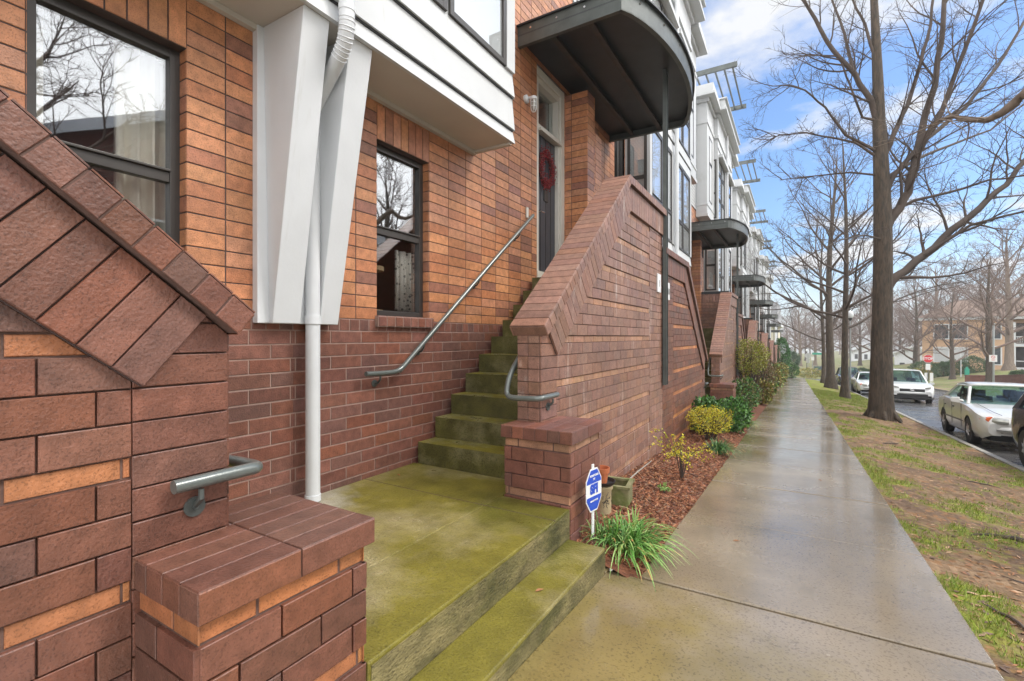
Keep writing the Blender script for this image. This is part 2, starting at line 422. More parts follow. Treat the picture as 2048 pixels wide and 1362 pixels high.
def courses(mb, rows, ulo, uhi, O, U, V, Nn, regs, holes=(), backing=None, bmat=1):
    """rows: (w0,w1,pitch,offset,colourfn,depth,joint)"""
    O, U, V, Nn = map(Vector, (O, U, V, Nn))
    for (w0, w1, pitch, off, cf, depth, jt) in rows:
        k = math.floor((ulo - off) / pitch)
        u = off + k * pitch
        while u < uhi:
            rs = [(u + jt / 2, u + pitch - jt / 2, w0 + jt / 2, w1 - jt / 2)]
            for h in holes: rs = cut(rs, h)
            c = cf()
            for r in rs:
                if r[1] - r[0] < .006 or r[3] - r[2] < .006: continue
                base = [(r[0], r[2]), (r[1], r[2]), (r[1], r[3]), (r[0], r[3])]
                for reg in regs:
                    p = clip(base, reg)
                    if len(p) >= 3: brick(mb, p, O, U, V, Nn, depth, c)
            u += pitch
# ============================================================= the terrace: one module = two homes round one landing
P = 10.04           # module pitch along the street
YM = 2.14           # landing centre of the first module
DROP = .545
W_ = -3.13          # facade plane
ZL = .21            # landing level
def G0(Y):          # sidewalk level
    return .02 - .053 * Y
class Half:
    def __init__(s, sgn): s.s = sgn
    def mb(s):
        m = MB(); m.map = (lambda x, v, z, k=s.s: (x, k * v, z)); m.flip = s.s < 0
        return m
M['rusty'] = mat('rusty_steel', (.03, .027, .026), .6, metal=.0, col2=(.045, .032, .026), mixscale=5, noise_amt=.3)
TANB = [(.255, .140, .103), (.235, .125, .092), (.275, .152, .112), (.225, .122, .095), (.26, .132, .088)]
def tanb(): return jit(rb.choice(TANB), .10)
def gold2(): return jit(rb.choice([(.42, .235, .14), (.38, .20, .12), (.34, .18, .115)]), .1)
def module_things():
    brown = globals()['brown']
    """builds module 0 in coordinates relative to (0, YM, 0); returns list of roots"""
    roots = []
    def T(name, label, cat, group=None):
        o = thing(name, label, cat, (0, YM, 0), 0, group); roots.append(o); return o
    X1, V1, N1 = (0, 1, 0), (0, 0, 1), (1, 0, 0)
    # ------------------ the house
    house = T('townhouse', 'orange brick townhouse pair', 'townhouse', 'terrace of orange brick townhouses with white bays')
    PORCH = P / 2
    wins = {1: (.80, 1.485), -1: (.70, 1.39)}
    for s in (1, -1):
        H = Half(s); wv = wins[s]
        WT, WB = 3.13, 1.59
        # brick wall (base + upper) as one part
        mb = H.mb()
        dr = (3.77, 4.70, 2.2, 5.25)
        holes = [(wv[0], wv[1], WB, WT), dr]
        if s < 0: holes.append((2.30, 2.95, 3.6, 6.2))
        # backing
        rs = [(0, PORCH, -1.2, 7.1)]
        for h in holes: rs = cut(rs, h)
        for r in rs:
            for (z0, z1, bm) in ((-1.2, 1.555, 1), (1.555, 9, 2)):
                a, b = max(r[2], z0), min(r[3], z1)
                if b > a: mb.add([(W_, r[0], a), (W_, r[1], a), (W_, r[1], b), (W_, r[0], b)], [(0, 1, 2, 3)], mat=bm)
        # reveals (window jambs in brick)
        rows = []
        z = 1.455; k = 0
        while z > -.6:
            rows.append((z - .1, z, .305, .15 * (k % 2) + .02, brown, .004, .010)); z -= .1; k += 1
        rows.append((1.455, 1.555, .102, .0, brown, .004, .010))
        courses(mb, rows, 0, PORCH, (W_, 0, 0), X1, V1, N1, [[(0, -1.2), (PORCH, -1.2), (PORCH, 1.56), (0, 1.56)]], holes)
        rows = []
        z = 1.555
        while z < 7.0:
            rows.append((z, z + .1, .305, wv[1] if s > 0 else wv[1], orange, .004, .008)); z += .1
        head = (wv[0] - .0, wv[1] + .0, WT, WT + .305)
        courses(mb, rows, 0, PORCH, (W_, 0, 0), X1, V1, N1, [[(0, 1.55), (PORCH, 1.55), (PORCH, 7.1), (0, 7.1)]], holes + [head])
        courses(mb, [(WT, WT + .305, (wv[1] - wv[0]) / 7, wv[0], orange, .006, .009)], wv[0], wv[1] - .01, (W_, 0, 0), X1, V1, N1,
                [[(wv[0], 3), (wv[1], 3), (wv[1], 4), (wv[0], 4)]])
        # jambs, sill, lintel of the low window
        for (va, sg) in ((wv[0], 1), (wv[1], -1)):
            U = (-1, 0, 0); 
            rws = [(1.59 + .1 * i - .035, 1.69 + .1 * i - .035, .12, 0, orange, .003, .009) for i in range(16)]
            O = (W_ + .004, va, 0)
            mb.add([(W_, va, WB), (W_ - .13, va, WB), (W_ - .13, va, WT), (W_, va, WT)], [(0, 1, 2, 3) if sg < 0 else (3, 2, 1, 0)], mat=2)
            courses(mb, rws, 0, .12, O, U, V1, (0, sg, 0), [[(0, WB), (.12, WB), (.12, WT), (0, WT)]])
        mb.add([(W_, wv[0], WT), (W_ - .13, wv[0], WT), (W_ - .13, wv[1], WT), (W_, wv[1], WT)], [(0, 1, 2, 3)], mat=2)
        # door reveal
        mb.box(W_ - .3, W_ - .001, dr[0] - .02, dr[0], 2.2, 5.25, mat=2)
        # brick fin between neighbouring doors
        mb.box(W_ - .3, -2.75, 4.72, PORCH, 2.0, 5.2, mat=2)
        frows = [(2.0 + .1 * i, 2.1 + .1 * i, .27, -.135 * (i % 1), orange, .004, .008) for i in range(32)]
        courses(mb, frows, 0, .42, (-2.746, 4.72, 0), (-1, 0, 0), V1, (0, -1, 0), [[(0, 2), (.40, 2), (.40, 5.2), (0, 5.2)]])
        courses(mb, frows, 0, .33, (-2.75, 4.716, 0), X1, V1, N1, [[(0, 2), (PORCH - 4.716, 2), (PORCH - 4.716, 5.2), (0, 5.2)]])
        mb.build('brick_wall', [M['brick'], M['mortar_light'], M['mortar_dark']], house)
        # window sill of brick
        mb = H.mb()
        mb.box(W_ - .1, W_ + .045, wv[0] - .02, wv[1] + .02, 1.495, 1.588, mat=1)
        courses(mb, [(1.495, 1.588, .1, wv[0] - .02, brown, .006, .012)], wv[0] - .02, wv[1], (W_ + .045, 0, 0), X1, V1, N1,
                [[(wv[0] - .02, 1.49), (wv[1] + .02, 1.49), (wv[1] + .02, 1.59), (wv[0] - .02, 1.59)]])
        courses(mb, [(-.12, .045, .1, wv[0] - .02, brown, .004, .012)], wv[0] - .02, wv[1], (W_, 0, 1.588), X1, (1, 0, 0), V1,
                [[(wv[0] - .02, -.1), (wv[1] + .02, -.1), (wv[1] + .02, .045), (wv[0] - .02, .045)]])
        mb.build('window_sill', [M['brick'], M['mortar_light']], house)
        # low window
        def window(v0, v1, z0, z1, x, rail=None, depth=.06, fw=.05, gl='glass_bright', mull=(), nm='window', mt='bronze'):
            mb = H.mb(); f = fw
            mb.box(x - depth, x, v0, v0 + f, z0, z1); mb.box(x - depth, x, v1 - f, v1, z0, z1)
            mb.box(x - depth, x - .001, v0 + f, v1 - f, z0, z0 + f); mb.box(x - depth, x - .001, v0 + f, v1 - f, z1 - f, z1)
            for mv in mull: mb.box(x - depth, x - .002, mv - f * .6, mv + f * .6, z0 + f, z1 - f)
            if rail:
                for rz in (rail if isinstance(rail, (list, tuple)) else [rail]):
                    mb.box(x - depth, x - .004, v0 + f, v1 - f, rz - .03, rz + .03); mb.box(x - depth, x + .012, v0 + f, v1 - f, rz + .03, rz + .045)
            o = mb.build(nm, M[mt], house, bevel=.003)
            mb = H.mb(); mb.box(x - depth * .7, x - depth * .5, v0 + f * .9, v1 - f * .9, z0 + f * .9, z1 - f * .9)
            g = mb.build('pane', M[gl], o)
            return o
        window(wv[0], wv[1], WB, WT, W_ - .075, rail=2.36, fw=.055)
        # upper flight windows: tall one beside the bay on the low side
        if s < 0: window(2.30, 2.95, 3.6, 6.2, W_ - .03, rail=(4.9,), fw=.07, mull=(2.62,))
        # door
        mb = H.mb()
        xf = W_ - .035
        mb.box(xf - .16, xf, 3.77, 3.90, 2.34, 5.24); mb.box(xf - .16, xf, 4.55, 4.70, 2.34, 5.24)
        mb.box(xf - .16, xf - .002, 3.90, 4.55, 5.05, 5.24); mb.box(xf - .16, xf - .002, 3.90, 4.55, 4.37, 4.47)
        mb.box(xf, xf + .035, 4.585, 4.72, 2.34, 5.235); mb.box(xf, xf + .035, 3.77, 4.585, 5.12, 5.235); mb.box(xf, xf + .05, 3.88, 4.60, 4.36, 4.40)
        mb.box(xf - .16, xf + .05, 3.77, 4.70, 2.215, 2.34)
        fr = mb.build('door_frame', M['trim'], house, bevel=.004)
        mb = H.mb(); mb.box(xf - .11, xf - .10, 3.90, 4.55, 4.47, 5.05); mb.build('transom_pane', M['glass'], fr)
        mb = H.mb(); xd = xf - .055
        mb.box(xd - .04, xd, 3.905, 4.545, 2.345, 4.365)
        dd = mb.build('door', M['door'], house, bevel=.003)
        mb = H.mb()
        for v in (4.06, 4.225, 4.39): mb.box(xd, xd + .004, v - .004, v + .004, 2.36, 4.35)
        mb.build('door_groove', M['black'], dd)
        mb = H.mb(); mb.box(xd, xd + .012, 4.16, 4.29, 3.43, 3.60)
        mb.build('door_plate', M['bronze'], dd)
        mb = H.mb(); mb.tube([(xd, 3.96, 3.22), (xd + .06, 3.96, 3.22), (xd + .06, 4.06, 3.22)], .011, 8)
        mb.lathe([(.03, 0), (.03, .012)], (xd, 3.96, 3.22), 'x', 14)
        mb.build('door_handle', M['chrome'], dd, smooth=True)
        # bay (upper box): half
        mb = H.mb(); XB = -2.607
        gaps = []
        def lap(z0, z1, v0, v1, x, t=.014):
            # one board, thicker at the lower edge
            gaps.append(z0); z0 += .011 if z0 > 3.5 else 0
            mb.add([(x, v0, z0), (x, v1, z0), (x, v1, z1), (x, v0, z1), (x + t, v0, z0), (x + t, v1, z0), (x + .002, v1, z1), (x + .002, v0, z1)],
                   [(4, 5, 6, 7), (0, 4, 7, 3), (5, 1, 2, 6), (0, 1, 5, 4), (3, 7, 6, 2)])
        mb.box(W_ + .002, XB - .02, 0, 2.24, 3.50, 11.2)
        lap(3.483, 3.615, 0, 2.262, XB - .02, .034)
        for a, b in ((3.615, 3.965), (3.965, 4.235)): lap(a, b - .004, 0, 2.255, XB - .02, .034)
        zz = 6.45
        for a, b in ((6.45, 6.75), (6.75, 7.05), (9.5, 9.85), (9.85, 10.2)): lap(a, b - .004, 0, 2.255, XB - .02, .03)
        # side boards
        for a, b in ((3.62, 3.965), (3.965, 4.235), (6.45, 6.9), (9.5, 10.2)):
            mb.add([(W_ + .002, 2.24, a), (XB - .02, 2.24, a), (XB - .02, 2.24, b), (W_ + .002, 2.24, b), (W_ + .002, 2.262, a), (XB + .006, 2.262, a), (XB - .01, 2.245, b), (W_ + .002, 2.245, b)],
                   [(5, 4, 7, 6), (4, 5, 1, 0), (6, 7, 3, 2)])
        for (v0, v1) in ((2.10, 2.262), (0, .18)):
            for a, b in ((4.235, 6.45), (7.05, 9.5)): mb.box(XB - .02, XB + .012, v0, v1, a, b)
        for a, b in ((4.235, 6.45), (7.05, 9.5)): mb.box(W_ + .002, XB - .021, 2.24, 2.258, a, b)
        # frieze and cornice
        mb.box(W_, XB + .03, 0, 2.30, 10.2, 10.32); mb.box(W_, XB + .0, 0, 2.27, 10.32, 11.0); mb.box(W_, XB + .08, 0, 2.34, 11.0, 11.15)
        byo = mb.build('bay', M['siding'], house, bevel=0)
        for zz in gaps[1:]:
            mb = H.mb(); mb.box(XB - .019, XB - .004, 0, 2.25, zz - .004, zz + .012); mb.build('siding_shadow_strip', M['black'], byo)  # black strip paints the shadow line under each lap
        mb = H.mb(); mb.box(W_ - .8, XB + .34, 0, 2.58, 11.15, 11.25); mb.box(W_ - .8, XB + .28, 0, 2.52, 11.251, 11.55); mb.box(W_ - .8, XB + .36, 0, 2.6, 11.551, 11.6)
        mb.build('cornice', M['siding'], house, bevel=.006)
        mb = H.mb(); mb.box(XB, XB + .16, .1, 2.15, 9.5, 9.62); mb.build('window_hood', M['siding'], house, bevel=.006)
        for (z0, z1, rl) in ((4.24, 6.44, (4.95,)), (7.06, 9.48, (7.9, 8.9))):
            window(.18, 1.12, z0, z1, XB + .008, rail=rl, fw=.055, depth=.05)
            window(1.16, 2.10, z0, z1, XB + .008, rail=rl, fw=.055, depth=.05)
        # window in the side of the bay (towards the porch)
        if s < 0:
            for (z0, z1) in ((4.3, 6.4), (7.1, 9.4)):
                mb = H.mb(); y = 2.262; f = .06; xa, xb_ = W_ + .06, XB - .05
                mb.box(xa, xa + f, y, y + .02, z0, z1); mb.box(xb_ - f, xb_, y, y + .02, z0, z1)
                mb.box(xa + f, xb_ - f, y, y + .019, z0, z0 + f); mb.box(xa + f, xb_ - f, y, y + .019, z1 - f, z1); mb.box(xa + f, xb_ - f, y, y + .018, z0 + .95, z0 + 1.03)
                o = mb.build('window', M['bronze'], house)
                mb = H.mb(); mb.box(xa + f, xb_ - f, y, y + .006, z0 + f, z1 - f); mb.build('pane', M['glass_bright'], o)
        # bay soffit with edge moulding
        mb = H.mb(); mb.box(W_ + .002, XB - .02, 0, 2.24, 3.488, 3.499)
        mb.box(W_ + .005, W_ + .05, 0, 2.24, 3.45, 3.487); mb.box(W_ + .051, XB - .02, 2.20, 2.24, 3.46, 3.487)
        mb.build('soffit', M['soffit'], house)
        # slimmer upper side bay
        mb = H.mb(); XS = -2.75
        mb.box(W_ + .003, XS, 2.27, 3.92, 6.95, 11.0); mb.box(W_ + .003, XS + .03, 2.265, 3.95, 6.85, 6.949); mb.box(W_ + .003, XS + .02, 2.266, 3.94, 7.25, 7.31)
        mb.box(W_, XS + .03, 2.31, 3.95, 10.2, 10.32); mb.box(W_, XS + .08, 2.35, 4.0, 10.95, 11.1)
        mb.build('upper_bay', M['siding'], house, bevel=.004)
        mb = H.mb(); mb.box(W_ - .8, XS + .3, 2.61, 4.25, 11.08, 11.18); mb.box(W_ - .8, XS + .25, 2.61, 4.2, 11.181, 11.48)
        mb.build('upper_cornice', M['siding'], house, bevel=.006)
        window(2.75, 3.45, 7.5, 9.9, XS + .012, rail=(8.9,), fw=.05, depth=.04)
        # clapboard upper wall
        mb = H.mb(); mb.box(W_ - .1, W_, 0, PORCH, 7.1, 10.9)
        z = 7.1
        while z < 10.8:
            mb.add([(W_, 3.93, z), (W_, PORCH, z), (W_ + .02, 3.93, z), (W_ + .02, PORCH, z), (W_ + .002, PORCH, z + .11), (W_ + .002, 3.93, z + .11)],
                   [(2, 3, 4, 5), (0, 1, 3, 2)]); z += .11
        mb.build('clapboard_wall', M['siding'], house)
        # roof slab, body of the house behind the facade
        mb = H.mb(); mb.box(W_ - 9, W_ - .11, 0, PORCH, 10.6, 10.9); mb.box(W_ - 9, W_ - 8.7, 0, PORCH, -2.5, 10.6)
        mb.box(W_ - 9, W_ - .02, PORCH - .1, PORCH - .002, -2.5, 10.6)
        mb.build('roof', M['siding'], house)
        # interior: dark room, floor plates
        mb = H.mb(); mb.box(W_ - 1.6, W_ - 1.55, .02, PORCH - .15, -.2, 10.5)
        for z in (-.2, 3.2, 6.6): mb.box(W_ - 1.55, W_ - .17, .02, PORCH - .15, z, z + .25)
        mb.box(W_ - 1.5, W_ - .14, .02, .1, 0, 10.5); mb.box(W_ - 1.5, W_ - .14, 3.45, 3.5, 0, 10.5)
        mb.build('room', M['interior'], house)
    # V shaped white braces under the bay + backing board
    mb = MB()
    mb.box(W_ + .001, W_ + .06, -.30, .30, 1.50, 3.487)
    for s in (1, -1):
        # leaning panels: near vertical boxes spreading outwards and forward
        b0, b1 = (.15, .315) if s > 0 else (-.01, -.22)
        t0, t1 = (.10, .30) if s > 0 else (-.07, -.26)
        lo = [(W_ + .06, b0, 1.50), (W_ + .10, b0, 1.50), (W_ + .10, b1, 1.50), (W_ + .06, b1, 1.50)]
        hi = [(W_ + .06, t0, 3.487), (XB + -.03, t0, 3.487), (XB + -.03, t1, 3.487), (W_ + .06, t1, 3.487)]
        fs = [(0, 1, 2, 3), (4, 7, 6, 5), (0, 4, 5, 1), (1, 5, 6, 2), (2, 6, 7, 3), (3, 7, 4, 0)]
        mb.add(lo + hi, fs)
    mb.build('brace', M['white'], house, bevel=.005)
    # roof pergola
    mb = MB()
    for v in (-2.0, 1.9):
        mb.box(-5.2, -1.95, v - .05, v + .05, 12.95, 13.13)
    for x in (-3.45, -3.1, -2.75, -2.42, -2.12): mb.box(x - .03, x + .03, -1.949, 1.849, 12.98, 13.04)
    for v in (-2.0, 1.9): mb.box(-3.62, -3.54, v - .04, v + .04, 11.5, 12.949)
    mb.build('pergola', M['steel'], house)
    # ------------------ downpipe
    dp = T('downpipe', 'white round downpipe running down between the two white braces', 'downpipe', 'white downpipes on the terrace')
    mb = MB(); r = .05
    def arc(pts):
        return pts
    pth = [(-2.53, -.02, 11.1), (-2.53, -.02, 3.50), (-2.533, -.018, 3.45), (-2.55, -.012, 3.40), (-2.58, 0, 3.355), (-2.62, .01, 3.32), (-2.67, .02, 3.285), (-2.98, .078, 3.08), (-3.01, .083, 3.05), (-3.02, .085, 3.0), (-3.02, .085, .22)]
    mb.tube(pth, r, 20)
    for i in range(1, 6):
        a, b = Vector(pth[i]), Vector(pth[i + 1]); dirv = (b - a).normalized()
        for q in (.15, .65):
            c_ = a.lerp(b, q); mb.tube([c_ - dirv * .006, c_, c_ + dirv * .006], [r * .98, r + .004, r * .98], 20, cap=False)
    mb.tube([(-3.02, .085, 1.50), (-3.02, .085, 1.56)], r + .007, 18); mb.tube([(-3.02, .085, .215), (-3.02, .085, .26)], r + .006, 18)
    mb.tube([(-2.53, -.02, 3.54), (-2.53, -.02, 3.58)], r + .004, 18)
    mb.build('pipe', M['white'], dp, smooth=True)
    # ------------------ landing and lower step
    ld = T('landing', 'mossy concrete landing with one lower step between two brick piers', 'landing', 'mossy landings in front of the stairs')
    mb = MB()
    # top slab L shapes
    mb.box(-1.905, -1.348, -.914, .9, -.6, ZL)
    mb.box(W_ + .006, -1.906, -1.272, 1.272, -.6, ZL)
    slab = mb.build('slab', [M['moss']], ld, bevel=.008)
    mb = MB(); mb.box(-1.347, -1.3445, -.90, .885, -.6, ZL - .016); slab2 = mb.build('riser_face', M['riser'], slab)
    mb = MB(); mb.box(-1.3445, -1.077, -.90, .855, -1.0, .022)
    st = mb.build('lower_step', M['moss'], ld, bevel=.010)
    mb = MB(); mb.box(-1.0768, -1.0745, -.895, .85, -1.0, .006); mb.build('riser_face', M['riser'], st)
    mb = MB(); mb.box(W_ + .01, -1.348, .655, .660, ZL - .01, ZL + .0012)
    mb.build('joint', M['mortar_dark'], slab)
    # white-dry strip next to the wall
    # ------------------ stairs, stoop walls, piers, rails for each side
    for s in (1, -1):
        H = Half(s); dv = 0 if s > 0 else .1
        sd = 'right' if s > 0 else 'left'
        brown = globals()['brown']; gold = globals()['gold']
        stv = T('staircase', 'stairs ' + sd, 'stairs', 'mossy concrete stairs')
        mb = H.mb(); prof = [(1.273, -.4)]
        for k in range(10):
            v = 1.273 + .2525 * k + dv * .5
            prof.append((v, ZL + .2 * k + (-.61 if k == 0 else 0))); prof.append((v, ZL + .2 * (k + 1)))
        prof[1] = (1.273 + dv * .5, -.4)
        prof += [(PORCH - .01, ZL + 2.0), (PORCH - .01, -.4)]
        prof = prof[1:]
        n = len(prof)
        xa, xb2 = W_ + .05, -1.912
        vs = [(xa, p[0], p[1]) for p in prof] + [(xb2, p[0], p[1]) for p in prof]
        fs = []
        for i in range(n):
            j = (i + 1) % n
            fs.append((i, n + i, n + j, j) if True else 0)
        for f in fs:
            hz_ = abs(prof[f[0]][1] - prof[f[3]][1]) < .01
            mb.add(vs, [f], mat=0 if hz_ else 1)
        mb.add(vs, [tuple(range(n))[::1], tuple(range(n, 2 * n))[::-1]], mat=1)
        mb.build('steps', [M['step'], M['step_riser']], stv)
        # ------------- stoop wall
        sw = T('stoop_wall', 'stoop wall ' + sd, 'brick wall', 'sloping brick stoop walls beside the stairs')
        xo, xi = -1.706, -1.900
        vc, vp, va = 1.13 + dv, 1.41 + dv, 3.25 + dv     # column start, panel start, apex
        zt, z0_ = 3.27, 1.49
        tipv = 1.07 + dv
        sl = (zt - z0_) / (va - tipv); cs = 1 / math.hypot(1, sl); sn = sl * cs
        tk = .095                                       # coping thickness
        line = lambda v, off=0: z0_ + (v - tipv) * sl - off / cs
        end = PORCH
        mb = H.mb()
        poly = [(vc, -1.2), (end, -1.2), (end, zt - tk), (va + tk * .4, zt - tk), (vc, line(vc, tk))]
        mb.prism(poly, (0, 0, 0), X1, V1, N1, xi, xo, mat=1)
        # street face bricks
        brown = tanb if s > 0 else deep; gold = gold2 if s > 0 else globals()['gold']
        f0 = []
        zb = 1.02 - .0315 - .3665 * 6
        rows_p = []; rows_c = []
        k = 0
        while zb < 3.3:
            rows_p.append((zb, zb + .0635, .245, .06, gold, .004, .007))
            for i in range(3):
                rows_p.append((zb + .0635 + .101 * i, zb + .0635 + .101 * (i + 1), .245, .1225 * ((i + k) % 2), brown, .015, .0055))
            zb += .3665; k += 1
        bd = .285 + tk
        regP = [[(vp, -1.2), (4.30, -1.2), (4.30, zt - bd), (va + bd * .35, zt - bd), (vp, line(vp, bd))]]
        O = (xo, 0, 0)
        courses(mb, rows_p, vp, 4.3, O, X1, V1, N1, regP)
        zb = 1.555 - .1 * 30; k = 0; rc = []; rc2 = []
        while zb < 3.3:
            rc.append((zb, zb + .1, (vp - vc), vc, brown, .015, .0055)); rc2.append((zb, zb + .1, .245, .12 * (k % 2), brown, .015, .0055)); zb += .1; k += 1
        courses(mb, rc, vc, vp - .01, O, X1, V1, N1, [[(vc, -1.2), (vp, -1.2), (vp, line(vp, tk)), (vc, line(vc, tk))]])
        courses(mb, rc2, 4.30, end, O, X1, V1, N1, [[(4.30, -1.2), (end, -1.2), (end, zt - bd), (4.30, zt - bd)]])
        # end face (towards the landing)
        courses(mb, [(a, b, .097, 0, c, .012, j) for a, b, p_, o_, c, d_, j in rc], 0, .194, (xo, vc, 0), (-1, 0, 0), V1, (0, -1, 0),
                [[(0, -1), (.194, -1), (.194, line(vc, tk)), (0, line(vc, tk))]])
        # inner face plain
        mb.build('wall', [M['brick_street' if s > 0 else 'brick'], M['mortar']], sw)
        # band of soldiers
        mb = H.mb()
        sv = Vector((0, cs, sn)); pv = Vector((0, -sn, cs))
        # slope frame origin at coping top tip
        O2 = (-1.685, tipv, z0_)
        Ls = math.hypot(va - tipv, zt - z0_)
        mb.prism([(.10, -bd), (Ls - .10, -bd), (Ls, -tk), (.10, -tk)], (0, tipv, z0_), sv, pv, N1, -1.70, -1.684, mat=1)
        courses(mb, [(-bd, -tk - .002, .101, .10, brown, .018, .005)], .10, Ls, O2, sv, pv, N1, [[(.10, -bd), (Ls - .135, -bd), (Ls, -tk), (.10, -tk)]])
        mb.prism([(va - .12 + .02, zt - bd), (end, zt - bd), (end, zt - tk), (va + .02, zt - tk)], (0, 0, 0), X1, V1, N1, -1.70, -1.684, mat=1)
        courses(mb, [(zt - bd, zt - tk - .002, .101, 0, brown, .018, .005)], va - .1, end, (-1.685, 0, 0), X1, V1, N1, [[(va + bd * .12, zt - bd), (end, zt - bd), (end, zt - tk), (va + .03, zt - tk)]])
        mb.build('soldier_band', [M['brick_street' if s > 0 else 'brick'], M['mortar_dark']], sw)
        # coping
        mb = H.mb()
        xc0, xc1 = -1.945, -1.628
        mb.prism([(.004, -tk + .004), (Ls - .035, -tk + .004), (Ls, -.005), (.004, -.005)], (0, tipv, z0_), sv, pv, N1, xc0 + .006, xc1 - .006, mat=1)
        mb.prism([(va - .0, zt - tk + .004), (end, zt - tk + .004), (end, zt - .005), (va, zt - .005)], (0, 0, 0), X1, V1, N1, xc0 + .006, xc1 - .006, mat=1)
        pit = .098
        # street edge
        courses(mb, [(-tk, 0, pit, .0, brown, .006, .006)], 0, Ls, (xc1 - .006, tipv, z0_), sv, pv, N1, [[(0, -tk), (Ls - .03, -tk), (Ls, 0), (0, 0)]])
        courses(mb, [(zt - tk, zt, pit, 0, brown, .006, .006)], va, end, (xc1 - .006, 0, 0), X1, V1, N1, [[(va + .02, zt - tk), (end, zt - tk), (end, zt), (va, zt)]])
        # top: bricks across
        wd = xc1 - xc0
        courses(mb, [(0, wd, pit, .0, brown, .006, .006)], 0, Ls, (xc0, tipv, z0_ - .0), sv, (1, 0, 0), pv if s > 0 else pv, [[(0, 0), (Ls, 0), (Ls, wd), (0, wd)]])
        courses(mb, [(0, wd, pit, .0, brown, .006, .006)], va, end, (xc0, 0, zt - .006), X1, (1, 0, 0), V1, [[(va, 0), (end, 0), (end, wd), (va, wd)]])
        # lower end
        courses(mb, [(-tk, 0, .3, .0, brown, .006, .006)], 0, wd, (xc1, tipv + .004, z0_), (-1, 0, 0), pv, -sv, [[(0, -tk), (wd, -tk), (wd, 0), (0, 0)]])
        mb.build('coping', [M['brick'], M['mortar']], sw)
        # plinth at foot
        mb = H.mb(); mb.box(xo, xo + .02, 1.52, end, -1.3, -.27 if s > 0 else .0); mb.build('plinth', M['kerb'], sw)
        # ------------- divider wall on the porch
        if s > 0:
            dw = T('porch_divider', 'dark brown brick divider wall across the porch', 'brick wall', 'brick divider walls between neighbouring porches')
            mb = H.mb(); mb.box(W_ + .01, xi - .0, PORCH - .11, PORCH - .012, 1.3, 3.38, mat=1)
            rws = []
            zb = 2.2
            for i in range(12): rws.append((1.9 + .1 * i, 2.0 + .1 * i, .3, .15 * (i % 2), brown, .01, .008))
            rws.append((3.10, 3.38, .1, 0, brown, .02, .008))
            courses(mb, rws, 0, 1.25, (xi, PORCH - .11, 0), (-1, 0, 0), V1, (0, -1, 0), [[(0, 1.9), (1.22, 1.9), (1.22, 3.38), (0, 3.38)]])
            mb.build('wall', [M['brick'], M['mortar_dark']], dw)
            mb = H.mb(); mb.box(W_ + .01, xi, PORCH - .15, PORCH + .02, 3.38, 3.46); mb.build('coping', M['steel_deck'], dw)
        # ------------- pier
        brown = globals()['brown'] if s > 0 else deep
        pr = T('brick_pier', 'pier ' + sd, 'brick pier', 'low brick piers at the landing corners')
        mb = H.mb()
        px0, px1, pv0, pv1 = -1.895, -1.352, .918, 1.485
        mb.box(px0 + .014, px1 - .014, pv0 + .014, pv1, -1.3, .66, mat=1)
        rr = [(.651 - .065, .651, .29, .1, gold, .004, .010)]
        zt2 = .586
        for gg in range(5):
            for i in range(3):
                rr.append((zt2 - .101, zt2, .27, .13 * ((i + gg) % 2) + .05, brown, .016, .007)); zt2 -= .101
            rr.append((zt2 - .0635, zt2, .27, .02, gold, .004, .010)); zt2 -= .0635
        wX = px1 - px0 - .028
        courses(mb, rr, 0, wX, (px0 + .014, pv0 + .014, 0), (1, 0, 0), V1, (0, -1, 0), [[(-.012, -1.2), (wX + .012, -1.2), (wX + .012, .651), (-.012, .651)]])
        wV = pv1 - pv0 - .014
        courses(mb, rr, 0, wV, (px1 - .014, pv0 + .014, 0), X1, V1, N1, [[(-.012, -1.2), (wV, -1.2), (wV, .651), (-.012, .651)]])
        courses(mb, rr, 0, wV, (px0 + .014, pv0 + .014, 0), X1, V1, (-1, 0, 0), [[(-.012, -1.2), (.2, -1.2), (.2, .651), (-.012, .651)]])
        # back face (seen from the far side of the next landing / near pier)
        courses(mb, rr, 0, wX, (px0 + .014, pv1, 0), (1, 0, 0), V1, (0, 1, 0), [[(-.012, -1.2), (wX + .012, -1.2), (wX + .012, .651), (-.012, .651)]])
        mb.build('body', [M['brick'], M['mortar']], pr)
        mb = H.mb()
        cx0, cx1, cv0, cv1 = px0 - .022, px1 + .022, pv0 - .022, pv1 + .016
        mb.box(cx0 + .006, cx1 - .006, cv0 + .006, cv1 - .006, .652, .739, mat=1)
        cw = cx1 - cx0; cd = cv1 - cv0
        courses(mb, [(0, cd / 2, cw / 6, 0, brown, .006, .005), (cd / 2, cd, cw / 6, 0, brown, .006, .005)], 0, cw - .01, (cx0, cv0, .738), (1, 0, 0), (0, 1, 0), V1, [[(0, 0), (cw, 0), (cw, cd), (0, cd)]])
        courses(mb, [(.652, .743, cw / 6, 0, brown, .006, .005)], 0, cw - .01, (cx0, cv0 + .006, 0), (1, 0, 0), V1, (0, -1, 0), [[(0, .652), (cw, .652), (cw, .743), (0, .743)]])
        courses(mb, [(.652, .743, cd / 2, 0, brown, .006, .005)], 0, cd - .01, (cx1 - .006, cv0, 0), X1, V1, N1, [[(0, .652), (cd, .652), (cd, .743), (0, .743)]])
        courses(mb, [(.652, .743, cd / 2, 0, brown, .006, .005)], 0, cd - .01, (cx0 + .006, cv0, 0), X1, V1, (-1, 0, 0), [[(0, .652), (cd, .652), (cd, .743), (0, .743)]])
        courses(mb, [(.652, .743, cw / 6, 0, brown, .006, .005)], 0, cw - .01, (cx0, cv1 - .006, 0), (1, 0, 0), V1, (0, 1, 0), [[(0, .652), (cw, .652), (cw, .743), (0, .743)]])
        mb.build('cap', [M['brick'], M['mortar']], pr)
